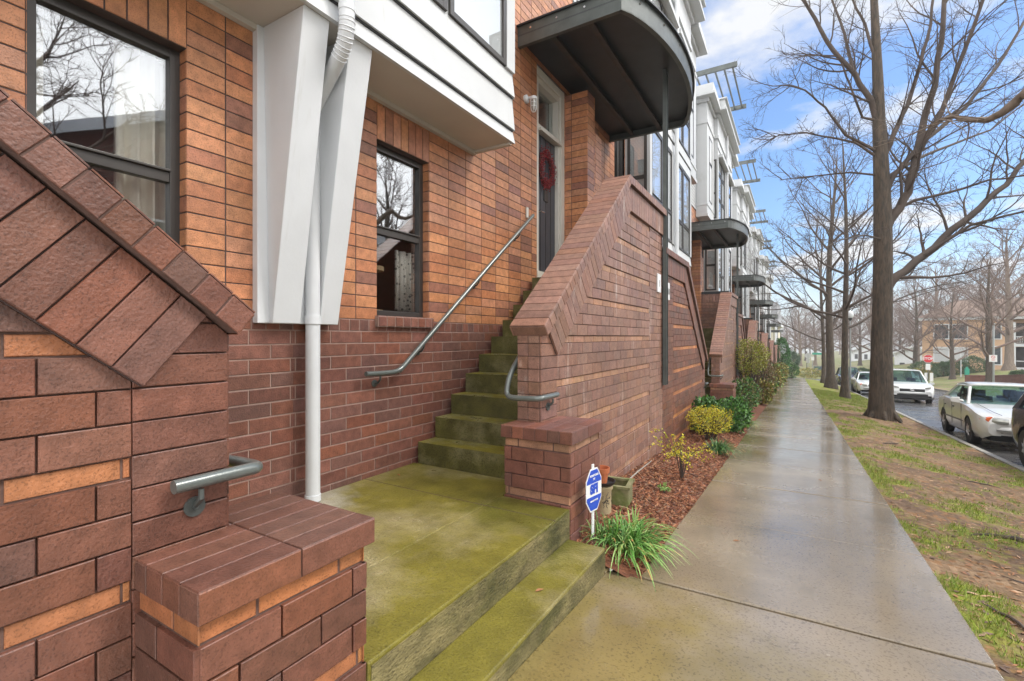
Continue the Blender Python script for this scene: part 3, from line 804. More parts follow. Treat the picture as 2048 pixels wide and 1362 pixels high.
        # ------------- handrails
        hr = T('handrail', 'wall rail ' + sd, 'handrail', 'grey steel handrails on the house wall')
        def smooth_path(pts, n=5):
            pts = [Vector(p) for p in pts]; o = []
            for i in range(len(pts) - 1):
                p0 = pts[max(i - 1, 0)]; p1 = pts[i]; p2 = pts[i + 1]; p3 = pts[min(i + 2, len(pts) - 1)]
                for k in range(n):
                    t = k / n
                    o.append(.5 * ((2 * p1) + (p2 - p0) * t + (2 * p0 - 5 * p1 + 4 * p2 - p3) * t * t + (3 * p1 - p0 - 3 * p2 + p3) * t ** 3))
            o.append(pts[-1]); return o
        Xr = -3.05
        pts = [(Xr, .61, 1.10), (Xr, .80, 1.095), (Xr, .95, 1.10), (Xr, 1.03, 1.13), (Xr, 1.11, 1.19), (Xr, 2.3, 2.115), (Xr, 3.52, 3.05)]
        mb = H.mb(); mb.tube(smooth_path(pts, 5), .0215, 12)
        mb.build('rail', M['rail'], hr, smooth=True)
        for v, z in ((.77, 1.095), (1.32, 1.353), (2.24, 2.07), (3.15, 2.766)):
            mb = H.mb()
            mb.tube([(Xr, v, z - .015), (Xr, v, z - .05), (Xr - .03, v, z - .085), (W_ + .012, v, z - .09)], .009, 8)
            mb.lathe([(.032, 0), (.032, .008), (.012, .014)], (W_ + .002, v, z - .09), 'x', 16)
            mb.build('bracket', M['steel'], hr, smooth=True)
        hr = T('handrail', 'stoop rail ' + sd, 'handrail', 'short curved grey handrails at the stoop walls')
        dd2 = dv - .01
        pts = [(-1.965, 1.95 + dd2, 1.80), (-1.965, 1.30 + dd2, 1.26), (-1.97, 1.14 + dd2, 1.10), (-1.965, 1.085 + dd2, 1.01), (-1.95, 1.06 + dd2, .955), (-1.90, 1.045 + dd2, .935),
               (-1.80, 1.04 + dd2, .935), (-1.70, 1.045 + dd2, .938), (-1.655, 1.065 + dd2, .942), (-1.645, 1.12 + dd2, .945), (-1.645, 1.33 + dd2, .945)]
        mb = H.mb(); mb.tube(smooth_path(pts, 5), .0215, 12); mb.build('rail', M['rail'], hr, smooth=True)
        for (x, v, z, wx) in ((-1.645, 1.25 + dd2, .935, xo + .015), (-1.965, 1.7 + dd2, 1.58, xi)):
            mb = H.mb(); sgx = 1 if wx > -1.8 else -1
            mb.tube([(x, v, z - .015), (x, v, z - .045), (wx + .01 * sgx, v, z - .075)], .009, 8)
            a, b = (wx, wx + .009) if sgx > 0 else (wx - .009, wx)
            mb.lathe([(.032, 0), (.032, .008)] if sgx > 0 else [(.032, -.008), (.032, 0)], (wx, v, z - .08), 'x', 18)
            mb.lathe([(.008, 0), (.008, .018)] if sgx > 0 else [(.008, -.018), (.008, 0)], (wx, v, z - .08), 'x', 8)
            mb.build('bracket', M['steel'], hr, smooth=True)
        # ------------- wall lamp
        wl = T('wall_lamp', 'lamp ' + sd, 'wall lamp', 'white caged wall lamps beside the doors')
        lx, lv, lz = -3.0, 3.44, 4.50
        mb = H.mb(); mb.lathe([(.055, 0), (.055, .03), (.03, .045)], (W_ + .004, lv, lz + .10), 'x', 16)
        mb.tube([(W_ + .04, lv, lz + .10), (lx - .02, lv, lz + .11), (lx, lv, lz + .10)], .018, 8)
        mb.lathe([(.015, .12), (.045, .10), (.05, .065), (.04, .06)], (lx, lv, lz), 'z', 16)
        mb.build('bracket', M['white'], wl, smooth=True)
        mb = H.mb(); mb.lathe([(.034, .06), (.036, -.03), (.02, -.075), (.004, -.08)], (lx, lv, lz), 'z', 14); mb.build('globe', M['lamp_clear'], wl, smooth=True)
        mb = H.mb()
        for q in range(6):
            a = q * math.pi / 3; c_, s_ = math.cos(a), math.sin(a)
            mb.tube([(lx + .044 * c_, lv + .044 * s_, lz + .065), (lx + .044 * c_, lv + .044 * s_, lz - .05), (lx + .02 * c_, lv + .02 * s_, lz - .095), (lx, lv, lz - .1)], .0035, 5)
        for zz in (.02, -.03):
            mb.tube([(lx + .045 * math.cos(q * math.pi / 6), lv + .045 * math.sin(q * math.pi / 6), lz + zz) for q in range(13)], .0035, 5, cap=False)
        mb.build('cage', M['white'], wl)
    # ------------------ canopy over the double porch (between this module and the next)
    cn = T('canopy', 'canopy', 'canopy', 'curved dark steel canopies over the porches')
    mb = MB(); zc = 5.194; cy = PORCH; hw = 1.79
    front = []
    NS = 26; Rr = None
    for i in range(NS + 1):
        t = -1 + 2 * i / NS
        front.append((-1.735 + .38 * (1 - t * t) ** .8 if abs(t) < 1 else -1.735, cy + hw * t))
    outline = [(W_ + .005, cy - hw)] + front + [(W_ + .005, cy + hw)]
    n = len(outline)
    # deck (underside sheet) + top plate overhanging
    def plate(ol, z0, z1, mt=0):
        a = [(x, y, z0) for x, y in ol]; b = [(x, y, z1) for x, y in ol]; m_ = len(ol)
        fs = [tuple(range(m_))[::-1], tuple(range(m_, 2 * m_))] + [(i, (i + 1) % m_, m_ + (i + 1) % m_, m_ + i) for i in range(m_)]
        mb.add(a + b, fs, mat=mt)
    plate([(x - .008 if 0 < i < n - 1 else x, y) for i, (x, y) in enumerate(outline)], zc + .13, zc + .15)
    mb.build('deck', M['steel_deck'], cn)
    mb = MB()
    ov = [(W_ + .005, cy - hw - .03)] + [(x + .035, cy + (y - cy) * 1.018) for x, y in front] + [(W_ + .005, cy + hw + .03)]
    plate(ov, zc + .255, zc + .275)
    mb.build('roof_plate', M['steel_deck'], cn)
    mb = MB(); th = .012
    def strip(pts, z0, z1, t):
        for i in range(len(pts) - 1):
            a, b = Vector((*pts[i], 0)), Vector((*pts[i + 1], 0)); dd_ = (b - a).normalized(); nn_ = Vector((dd_.y, -dd_.x, 0)) * t
            vs = [a, b, b - nn_, a - nn_]
            mb.add([(p.x, p.y, z0) for p in vs] + [(p.x, p.y, z1) for p in vs], [(0, 3, 2, 1), (4, 5, 6, 7), (0, 1, 5, 4), (1, 2, 6, 5), (2, 3, 7, 6), (3, 0, 4, 7)])
    strip(outline, zc, zc + .255, .012)
    fl = strip(outline, zc + .003, zc + .013, .06)
    fas = mb.build('fascia', M['steel'], cn)
    for i in range(len(front)):
        if i % 4 == 2:
            mb = MB(); x, y = front[i]; mb.lathe([(.014, 0), (.014, .01)], (x, y, zc + .19), 'x', 6); mb.build('bolt', M['chrome'], fas)
    for q in range(4):
        mb = MB(); x = W_ + .2 + q * .37; mb.lathe([(.014, -.011), (.014, 0)], (x, cy - hw, zc + .19), 'y', 6); mb.build('bolt', M['chrome'], fas)
    for x in (-2.15, -2.66):
        mb = MB(); mb.box(x - .035, x + .035, cy - hw + .03, cy + hw - .03, zc + .03, zc + .04); mb.box(x - .004, x + .004, cy - hw + .03, cy + hw - .03, zc + .041, zc + .128)
        mb.build('beam', M['rusty'], cn)
    mb = MB()
    px, py = -1.635, cy - .0
    mb.box(px - .04, px + .01, py - .06, py - .052, .70, zc + .13); mb.box(px - .04, px + .01, py + .052, py + .06, .70, zc + .13)
    mb.box(px - .018, px - .010, py - .052, py + .052, .70, zc + .13)
    mb.build('post', M['steel'], cn)
    return roots
proto = module_things()
LAB = {
 'house': ['orange brick townhouse pair nearest the camera, two low brown-framed windows under its white bay', 'orange brick townhouse pair with tall white bay just beyond the first canopy post',
           'townhouse pair with white bay beyond the second steel canopy', 'townhouse pair with white bay beyond the third steel canopy', 'townhouse pair beyond the fourth steel canopy',
           'townhouse pair beyond the fifth steel canopy', 'last townhouse pair at the far low end of the terrace'],
}
ordn = ['nearest', 'second nearest', 'third nearest', 'fourth nearest', 'fifth nearest', 'sixth nearest', 'farthest']
def relabel(o, k):
    n = o.name.split('.')[0]; lab = o['label']; q = ordn[k]
    if n == 'townhouse': o['label'] = LAB['house'][k]
    elif n == 'downpipe': o['label'] = f'white round downpipe between the white braces of the {q} townhouse pair'
    elif n == 'landing': o['label'] = f'mossy green concrete landing and lower step of the {q} townhouse pair'
    elif n == 'staircase': o['label'] = f'mossy concrete stairs climbing {"away from" if "right" in lab else "back towards"} the camera off the {q} landing'
    elif n == 'stoop_wall': o['label'] = f'sloping brown brick stoop wall with soldier band {"beyond" if "right" in lab else "on the camera side of"} the {q} landing'
    elif n == 'brick_pier': o['label'] = f'low capped brown brick pier at the {"far" if "right" in lab else "near"} corner of the {q} landing'
    elif n == 'handrail': 
        kind = 'long grey handrail on the house wall' if 'wall rail' in lab else 'short curved grey handrail wrapping the stoop wall end'
        o['label'] = f'{kind}, {"far" if "right" in lab else "near"} side, {q} landing'
    elif n == 'wall_lamp': o['label'] = f'white caged wall lamp, {"far" if "right" in lab else "near"} half of the {q} townhouse pair'
    elif n == 'canopy': o['label'] = f'curved dark steel canopy on a post, {q} to the camera'
    elif n == 'porch_divider': o['label'] = f'dark brown brick divider wall on the porch under the {q} canopy'
for k in range(1, 7):
    for o in proto:
        if o.name.startswith('brick_pier') and 'left' in o['label']: continue
        c_ = copy_tree(o); c_.location = (0, YM + P * k, -DROP * k); relabel(c_, k)
for o in proto: relabel(o, 0)
# ============================================================= ground
def base(Y):
    if Y < 95: return .02 - .053 * Y
    return .02 - .053 * 95 - (Y - 95) * .018
def sm(a, b, x):
    t = max(0, min(1, (x - a) / (b - a))); return t * t * (3 - 2 * t)
def fb(x, y, s, seed=0): return noise.noise(Vector((x * s, y * s, seed * 7.3)))
def GH(X, Y):
    b = base(Y)
    if X < .81:
        return b
    if X < 3.40: return b - .25 * sm(.9, 3.1, X)
    if X < 10.35: return b - .25
    h = b - .25 + .25 * sm(10.5, 13, X)
    rise = sm(13, 26, X) * 1.7
    rise *= 1 - .9 * math.exp(-((Y - 66) / 7.5) ** 2)
    return h + rise
def sheet(name, xs, ys, hf, mt, colf=None, off=0):
    mb = MB(); nx = len(xs); vs = [(x, y, hf(x, y) + off) for y in ys for x in xs]
    fs = [(j * nx + i, j * nx + i + 1, (j + 1) * nx + i + 1, (j + 1) * nx + i) for j in range(len(ys) - 1) for i in range(nx - 1)]
    mb.v = vs; mb.f = fs; mb.m = [0] * len(fs)
    if colf:
        mb.c = [colf(*[(vs[f[0]][q] + vs[f[2]][q]) / 2 for q in (0, 1)]) for f in fs]
    else: mb.c = [(1, 1, 1)] * len(fs)
    return mb.build(name, mt, smooth='all')
def rng(a, b, st):
    n = max(1, round((b - a) / st)); return [a + (b - a) * i / n for i in range(n + 1)]
M['lawn'] = mat('lawn', (.13, .15, .035), .95, noise_amt=.3, noise_scale=1.2, col2=(.20, .15, .09), mixscale=.35, mixlo=.45, mixhi=.6, bump=.03, bump_scale=20)
M['dirt'] = mat('verge_soil', attr='Col', rough=.9, noise_amt=.22, noise_scale=9, speck=.25, speck_scale=45, bump=.012, bump_scale=28, spec=.25)
M['leaf'] = mat('leaf', attr='Col', rough=.5, noise_amt=.1, noise_scale=3)
M['chip'] = mat('bark_chip', attr='Col', rough=.7, noise_amt=.1, noise_scale=30)
# wide terrain
tag(sheet('ground', [-120, -60, -30, -14.5, -12], rng(-30, 95, 5) + [130, 180, 260, 400], lambda x, y: base(y) - .1, M['lawn']), kind='structure')
tag(sheet('lawn', [10.55] + rng(11, 30, 1.0)[0:] + [35, 45, 60, 90, 140, 220], rng(-30, 110, 2) + [130, 180, 260, 400], lambda x, y: GH(x, y) , M['lawn']), kind='structure')
tag(sheet('far_ground', [-12, -5, 3, 10.55], [62, 80, 95, 130, 180, 260, 400], lambda x, y: base(y) - .27, M['lawn']), kind='structure')
# road
tag(sheet('road', rng(3.38, 10.4, .8), rng(-30, 95, 1.5) + [130, 180, 260, 400], lambda x, y: base(y) - .40 + .06 * (1 - ((x - 6.9) / 3.5) ** 2), M['asphalt']), kind='structure')
tag(sheet('cross_street', rng(-14, 60, 2), [62.5, 64, 66, 68, 70], lambda x, y: base(y) - (.10 if x < 1 else .22 if x < 4 else .19) + (sm(13, 26, x) * .17), M['asphalt'], off=.02), kind='structure')
# kerbs
mb = MB()
for x0, x1 in ((3.24, 3.39), (10.39, 10.54)):
    y = -30.0
    while y < 62:
        y2 = y + 3
        if not (x0 > 5 and 60 < y2 + 1 < 72):
            vs = [(x, yy, z) for yy in (y + .004, y2 - .004) for x, z in ((x0, base(yy) - .6), (x1, base(yy) - .6), (x1, base(yy) - .262), (x0, base(yy) - .245))]
            mb.add(vs, [(0, 1, 2, 3), (7, 6, 5, 4), (0, 4, 5, 1), (1, 5, 6, 2), (2, 6, 7, 3), (3, 7, 4, 0)])
        y = y2
tag(mb.build('kerb', M['kerb'], bevel=.012), kind='structure')
# sidewalk slabs
mb = MB(); rs_ = random.Random(3)
yj = -3.03
while yj < 61.5:
    y2 = yj + 1.52
    xl = -1.074 if y2 < 3.5 else -.865
    # landing pads join the pavement
    sk = .03
    dz = rs_.uniform(-.004, .004)
    n = 5
    vs = []
    tl, tr = rs_.uniform(-.01, .01), rs_.uniform(-.01, .01)
    for (x, y) in ((xl, yj + .010), (.81, yj + .010 + sk), (.81, y2 - .010 + sk), (xl, y2 - .010)):
        vs.append((x, y, base(y) + dz))
    vs2 = [(x, y, z - .12) for x, y, z in vs]
    mb.add(vs + vs2, [(0, 1, 2, 3), (4, 7, 6, 5), (0, 4, 5, 1), (1, 5, 6, 2), (2, 6, 7, 3), (3, 7, 4, 0)])
    yj = y2
sd = mb.build('sidewalk', M['conc'], bevel=.007)
tag(sd, kind='structure')
tag(sheet('sidewalk_bed', [-1.08, .815], rng(-3, 61.5, 3), lambda x, y: base(y) - .045, M['mortar_dark']), kind='structure')
# entry pads at each landing
mb = MB()
for k in range(1, 7):
    yc = YM + P * k
    for a, b in ((yc - 1.0, yc + .95),):
        vs = [(x, y, base(y) + .006) for x, y in ((-1.35, a), (-.86, a), (-.86, b), (-1.35, b))]
        mb.add(vs + [(x, y, z - .2) for x, y, z in vs], [(0, 1, 2, 3), (4, 7, 6, 5), (0, 4, 5, 1), (1, 5, 6, 2), (2, 6, 7, 3), (3, 7, 4, 0)])
mb.box(-1.36, -1.074, -3, .01, -.6, -.0)
mb.box(-1.36, -1.062, 2.965, 3.045, -.6, -.120)
tag(mb.build('entry_path', M['conc'], bevel=.006), kind='structure')
# mulch bed
def bedh(x, y):
    edge = sm(-.84, -1.0, x) if x > -1.0 else 1
    return base(y) - .015 + .075 * sm(-.86, -1.15, x) if False else base(y) - .02 + .10 * max(0, min(1, (-.86 - x) / .35)) + .018 * fb(x, y, 5) + .01 * fb(x, y, 19)
tag(sheet('mulch_bed', rng(-1.76, -.835, .045), rng(3.0, 12.6, .06), bedh, M['mulch']), kind='structure')
tag(sheet('mulch_bed_far', rng(-1.76, -.84, .2), rng(12.6, 61, .8), bedh, M['mulch']), kind='structure')
rc_ = random.Random(11)
mb = MB()
CH = [(.20, .065, .025), (.15, .05, .022), (.26, .095, .04), (.10, .035, .018), (.32, .15, .07), (.18, .10, .06)]
for i in range(15000):
    y = 3.15 + (rc_.random() ** 1.5) * 9.2; x = rc_.uniform(-1.72, -.86 + .03 * fb(0, y, 3))
    z = bedh(x, y) + .004
    L_ = rc_.uniform(.008, .032); wd = rc_.uniform(.003, .009); a = rc_.uniform(0, 6.3); tl = rc_.uniform(-.5, .5)
    dx, dy = math.cos(a), math.sin(a)
    p = Vector((x, y, z)); u = Vector((dx, dy, tl)) * L_; v = Vector((-dy, dx, rc_.uniform(-.4, .4))) * wd
    c = jit(rc_.choice(CH), .2)
    q = [p - u - v, p + u - v, p + u + v, p - u + v]; th = Vector((0, 0, .004))
    mb.add([tuple(k_ + th) for k_ in q] + [tuple(k_) for k_ in q], [(0, 1, 2, 3), (0, 4, 5, 1), (1, 5, 6, 2), (2, 6, 7, 3), (3, 7, 4, 0)], col=c)
tag(mb.build('bark_mulch', M['chip']), 'red brown shredded bark mulch covering the flower bed', 'mulch', kind='stuff')
# verge strip
def grassy(x, y):
    g = fb(x, y, 1.1, 1) * .8 + .65 * fb(x, y, 3.1, 2) + .5 * fb(x, y, 9, 3) + .2 * fb(x, y, 22, 13)
    g += .38 * math.exp(-((x - .9) / .16) ** 2) * (1 if fb(x, y, .8, 5) > -.15 else 0) + .55 * sm(20, 32, y) - .6 * math.exp(-(((x - 2.1) ** 2 + (y - 17.6) ** 2) / 2.2))
    return g
GC = [(.12, .17, .018), (.16, .20, .022), (.10, .13, .02)]
def vcol(x, y):
    g = grassy(x, y)
    n = fb(x, y, 16, 9) + .5 * fb(x, y, 37, 12); n2 = fb(x, y, 1.7, 4) + .45 * fb(x, y, 5.5, 8)
    dirt = (.172 + .08 * n2 + .11 * n, .112 + .055 * n2 + .08 * n, .064 + .035 * n2 + .05 * n)
    if n2 < -.22: dirt = (.15 + .07 * n, .098 + .05 * n, .06 + .025 * n)
    if n > .34: dirt = (.21, .115, .055)
    t = sm(.12, .42, g)
    gr = (.17 + .06 * n, .19 + .06 * n, .03)
    olive = sm(-.12, .15, g) * .55
    c = [dirt[i] * (1 - olive) + (.17, .165, .04)[i] * olive for i in range(3)]
    return tuple(max(.01, c[i] * (1 - t) + gr[i] * t) for i in range(3))
def vh(x, y):
    return GH(x, y) - .018 + .03 * fb(x, y, 2.3, 6) + .013 * fb(x, y, 9, 7) + .004 * fb(x, y, 30, 17) + (.05 * math.exp(-(((x - 2.1) ** 2 + (y - 17.6) ** 2) / .8)))
tag(sheet('verge', rng(.80, 3.26, .035), rng(.6, 12, .035), vh, M['dirt'], vcol), kind='structure')
tag(sheet('verge_far', rng(.80, 3.26, .07), rng(12, 32, .1), vh, M['dirt'], vcol), kind='structure')
tag(sheet('verge_end', rng(.80, 3.26, .3), rng(32, 62, .6), vh, M['dirt'], vcol), kind='structure')
# grass blades
mb = MB(); rg = random.Random(5)
cnt = 0
while cnt < 60000:
    y = 1.0 + rg.random() ** 1.7 * 34; x = rg.uniform(.80, 3.2)
    g = grassy(x, y)
    if g < .16 + rg.uniform(-.12, .12): continue
    cnt += 1
    z = vh(x, y); h = rg.uniform(.014, .055) * (1 + .8 * sm(.3, .8, g)); a = rg.uniform(0, 6.3); wd = rg.uniform(.0012, .0028) * (1 + y / 12)
    lean = rg.uniform(.1, .9) * h
    dx, dy = math.cos(a), math.sin(a); b = rg.uniform(0, 6.3)
    c = jit(rg.choice([(.17, .26, .02), (.22, .30, .03), (.13, .20, .02), (.28, .29, .06), (.30, .24, .10)]), .2)
    mb.add([(x - dx * wd, y - dy * wd, z), (x + dx * wd, y + dy * wd, z), (x + lean * math.cos(b), y + lean * math.sin(b), z + h)], [(0, 1, 2)], col=c)
tag(mb.build('grass', M['leaf']), 'sparse bright green grass in the worn verge', 'grass', kind='stuff')
# litter: dead leaves, twigs on verge
mb = MB()
for i in range(9000):
    y = 1 + rg.random() ** 1.6 * 22; x = rg.uniform(.84, 3.2); z = vh(x, y) + .006
    a = rg.uniform(0, 6.3); L_ = rg.uniform(.01, .035); wd = L_ * rg.uniform(.15, .4)
    u = Vector((math.cos(a), math.sin(a), rg.uniform(-.2, .2))) * L_; v = Vector((-math.sin(a), math.cos(a), rg.uniform(-.3, .3))) * wd; p = Vector((x, y, z))
    mb.add([tuple(p - u), tuple(p + v), tuple(p + u), tuple(p - v)], [(0, 1, 2, 3)], col=jit(rg.choice([(.30, .14, .06), (.22, .10, .05), (.38, .24, .14), (.12, .07, .05)]), .2))
tag(mb.build('leaf_litter', M['chip']), 'scattered brown dead leaves on the verge', 'dead leaves', kind='stuff')
def stick(p, a, L_, r, label):
    mb = MB(); pts = []
    for i in range(6):
        t = i / 5 - .5
        x = p[0] + math.cos(a) * L_ * t + rg.uniform(-.012, .012); y = p[1] + math.sin(a) * L_ * t + rg.uniform(-.012, .012)
        pts.append((x, y, vh(x, y) + r * .8 + rg.uniform(0, .006)))
    mb.tube(pts, [r * .6, r, r, r * .9, r * .7, r * .35], 6)
    j = Vector(pts[3]); mb.tube([j, j + Vector((math.cos(a + .7) * L_ * .25, math.sin(a + .7) * L_ * .25, .02))], [r * .6, r * .25], 5)
    tag(mb.build('stick', M['twig'], origin=(p[0], p[1], base(p[1]))), label, 'stick', 'fallen sticks on the verge')
stick((1.02, 3.75), 1.9, .30, .009, 'short dark stick near the sidewalk edge, closest to the camera')
stick((1.35, 4.45), 2.6, .35, .006, 'thin crooked stick lying in the dirt behind the closest dark stick')
stick((2.2, 8.9), .4, .40, .008, 'dark stick lying on bare dirt in the middle of the verge')
stick((1.6, 11.8), .9, .45, .013, 'thick short broken branch on the bare dirt short of the large trunk')
stick((2.6, 7.4), 2.9, .42, .007, 'thin stick on the verge close to the kerb')
# surface root
mb = MB(); pts = []
for i in range(14):
    t = i / 13; x = 1.25 + 1.2 * t; y = 5.55 + .35 * t + .08 * math.sin(t * 6); pts.append((x, y, vh(x, y) - .012 + .034 * math.sin(t * 3) ** .5 if t > 0 else vh(x, y) - .02))
mb.tube(pts, [.008 + .035 * (i / 13) for i in range(14)], 8)
tag(mb.build('tree_root', M['bark'], smooth=True, origin=(1.8, 5.7, base(5.7))), 'dark tree root breaking the surface of the verge', 'root')
# ============================================================= plants
def leafquad(mb, p, d_, up, L_, w_, c, fold=.25):
    d_ = d_.normalized(); s_ = d_.cross(up)
    if s_.length < 1e-4: s_ = d_.orthogonal()
    s_.normalize(); n = s_.cross(d_)
    a = p; b = p + d_ * L_ * .5 + s_ * w_ + n * w_ * fold; c_ = p + d_ * L_; e = p + d_ * L_ * .5 - s_ * w_ + n * w_ * fold
    mb.add([tuple(a), tuple(b), tuple(c_), tuple(e)], [(0, 1, 2), (0, 2, 3)], col=c)
def rvec(r):
    while True:
        v = Vector((r.uniform(-1, 1), r.uniform(-1, 1), r.uniform(-1, 1)))
        if .05 < v.length < 1: return v.normalized()
def bush(name, label, cat, c, rad, nleaf, ls, cols, seed, hollow=.55, stems=12, group=None, flat=1.0, base_frac=.25, stemmat='twig', lw=.32, lump=.25):
    r = random.Random(seed)
    t = thing(name, label, cat, (c[0], c[1], c[2]), 0, group)
    mb = MB(); rx, ry, h = rad
    ends = []
    for i in range(stems):
        a = r.uniform(0, 6.3); q = r.uniform(.2, .95)
        e = Vector((rx * q * math.cos(a), ry * q * math.sin(a), h * r.uniform(.55, .95)))
        m_ = Vector((e.x * .45 + r.uniform(-.03, .03), e.y * .45 + r.uniform(-.03, .03), e.z * .5))
        b0 = Vector((e.x * .15, e.y * .15, -.04))
        mb.tube([b0, m_, e], [.012 * h + .003, .008 * h + .002, .002], 5)
        for k in range(4):
            t_ = r.uniform(.35, .95); s0 = m_.lerp(e, t_) if r.random() < .7 else b0.lerp(m_, t_)
            e2 = s0 + (rvec(r) + Vector((0, 0, .6))) * h * .22
            mb.tube([s0, e2], [.004, .0015], 4, cap=False)
    mb.build('stems', M[stemmat], t)
    mb = MB(); z0 = h * base_frac
    n = 0
    while n < nleaf:
        d_ = rvec(r); q = hollow + (1 - hollow) * r.random() ** .6
        lmp = 1 + lump * noise.noise(Vector((d_.x * 2.2, d_.y * 2.2, d_.z * 2.2 + seed)))+ .12 * noise.noise(d_ * 6)
        p = Vector((rx * d_.x * q * lmp, ry * d_.y * q * lmp, (z0 + h) / 2 + (h - z0) / 2 * d_.z * q * lmp * flat))
        if noise.noise(p * (3.5 / max(rx, .25)) + Vector((seed, 0, 0))) < -.22: continue
        cc = r.choice(cols)
        dd_ = (d_ * .8 + rvec(r) * .9 + Vector((0, 0, .35)))
        leafquad(mb, p, dd_, rvec(r), ls * r.uniform(.6, 1.25), ls * lw * r.uniform(.8, 1.2), jit(cc, .22)); n += 1
    mb.build('foliage', M['leaf'], t)
    return t
def tuft(label, c, n, L_, seed, spread=1.0, bias=(0, 0), cols=None, wd=.005):
    r = random.Random(seed)
    t = thing('lilyturf', label, 'plant', c, 0, 'lilyturf clumps in the flower bed')
    mb = MB()
    for i in range(n):
        a = r.uniform(0, 6.3); q = r.random() ** .5
        px, py = .07 * spread * q * math.cos(a) + r.gauss(0, .03) * spread, .07 * spread * q * math.sin(a) + r.gauss(0, .05) * spread
        a += r.gauss(0, .4); ll = L_ * r.uniform(.55, 1.15); out_ = r.uniform(.25, 1.05)
        dx, dy = math.cos(a) + bias[0], math.sin(a) + bias[1]; k_ = math.hypot(dx, dy) or 1; 
        pts = []
        for j in range(8):
            s_ = j / 7
            hor = ll * out_ * (s_ ** 1.2) * k_ * .75; ver = ll * (1.15 * s_ - (1.05 * out_ ** .7) * s_ * s_ * 1.05)
            pts.append(Vector((px + dx / k_ * hor, py + dy / k_ * hor, max(ver, -.015 - .02 * q))))
        c_ = jit(r.choice(cols or [(.10, .22, .045), (.15, .28, .06), (.07, .16, .035), (.22, .33, .10)]), .18)
        side = Vector((-dy, dx, 0)).normalized()
        vs = []; 
        for j, p in enumerate(pts):
            w2 = wd * (1 - (j / 7) ** 2.2) * (.6 + .4 * min(1, j / 2)) + .0006
            vs += [tuple(p - side * w2), tuple(p + Vector((0, 0, -w2 * .5))), tuple(p + side * w2)]
        for j in range(7):
            cc = c_ if j < 5 or r.random() > .18 else (.42, .26, .08)
            o = 3 * j
            mb.add(vs[o:o + 6], [(0, 1, 4, 3), (1, 2, 5, 4)], col=cc)
    mb.build('leaves', M['leaf'], t)
    return t
tuft('arching green lilyturf clump spilling over the pavement corner beside the lowest step', (-1.06, 3.42, base(3.3) - .005), 420, .38, 1, 1.6, (.35, -.15), [(.12, .30, .05), (.18, .36, .07), (.08, .20, .035), (.28, .42, .12)], wd=.0062)
tuft('upright lilyturf tuft at the foot of the blue sign stake', (-1.22, 3.36, base(3.4) + .05), 70, .30, 2, .8, (-.1, -.2))
tuft('small round lilyturf clump in the mulch in front of the yellow bush', (-1.02, 7.85, base(7.8) + .03), 260, .34, 3, 1.2, (.25, -.1), [(.05, .13, .04), (.09, .20, .06), (.12, .25, .07)], wd=.005)
tuft('lilyturf clump beyond the dark green laurels at the pavement edge', (-.97, 11.6, base(11.6) + .02), 160, .36, 4, 1.2, (.2, -.1), wd=.007)
YEL = [(.52, .47, .02), (.60, .52, .025), (.38, .42, .03), (.62, .46, .03)]
# sparse young yellow shrub
def sparse(label, c, h, seed, cols, n=9, ls=.03):
    r = random.Random(seed); t = thing('shrub', label, 'shrub', c, 0, None); mb = MB(); tips = []
    for i in range(n):
        a = 6.28 * i / n + r.uniform(-.3, .3); q = r.uniform(.25, .6) * h
        p0 = Vector((0, 0, -.03)); p1 = Vector((q * .25 * math.cos(a), q * .25 * math.sin(a), h * .45)); p2 = Vector((q * math.cos(a), q * math.sin(a), h * r.uniform(.45, 1.0)))
        mb.tube([p0, p1, p2], [.006, .0045, .0015], 5)
        for k in range(6):
            s0 = p1.lerp(p2, r.uniform(0, 1)); e2 = s0 + (rvec(r) * .8 + Vector((math.cos(a) * .5, math.sin(a) * .5, -.1))) * h * .25
            mb.tube([s0, e2], [.0022, .001], 4, cap=False); tips.append((s0, e2))
        tips.append((p1, p2))
    mb.build('stems', M['twig'], t); mb = MB()
    for s0, e2 in tips:
        for k in range(9):
            p = s0.lerp(e2, r.uniform(.2, 1.05)) + rvec(r) * .008
            leafquad(mb, p, rvec(r) + Vector((0, 0, .2)), rvec(r), ls * r.uniform(.5, 1.1), ls * .3, jit(r.choice(cols), .15))
    mb.build('foliage', M['leaf'], t)
sparse('sparse young shrub with yellow green leaves alone in the red mulch', (-1.13, 5.7, base(5.6) + .05), .58, 21, YEL, 10, .028)
sparse('tiny seedling with pale green leaves in the mulch near the sparse yellow shrub', (-1.15, 4.95, base(4.95) + .06), .10, 22, [(.25, .40, .10)], 4, .02)
bush('shrub', 'dense rounded golden yellow bush in front of the dark laurels', 'shrub', (-1.28, 8.75, base(8.7) + .04), (.38, .40, .62), 3600, .026, YEL + [(.30, .24, .05)], 31, .35, 22, base_frac=.22)
LAU = [(.04, .11, .022), (.06, .16, .03), (.10, .24, .04), (.03, .075, .02)]
bush('laurel', 'dark glossy green laurel against the brick wall behind the golden bush', 'shrub', (-1.45, 9.75, base(9.7)), (.34, .55, .72), 1900, .075, LAU, 41, .4, 10, 'dark green laurels', base_frac=.05)
bush('laurel', 'dark glossy green laurel nearest the pavement, beside the brick pier', 'shrub', (-1.13, 10.55, base(10.5)), (.36, .75, .68), 2300, .075, LAU, 42, .4, 10, 'dark green laurels', base_frac=.05)
bush('laurel', 'clipped green topped hedge shrub just past the second brick pier', 'shrub', (-1.25, 14.8, base(14.8)), (.42, 1.2, 1.0), 3400, .06, LAU + [(.16, .17, .04), (.14, .10, .04)], 43, .5, 24, 'dark green laurels', base_frac=.1)
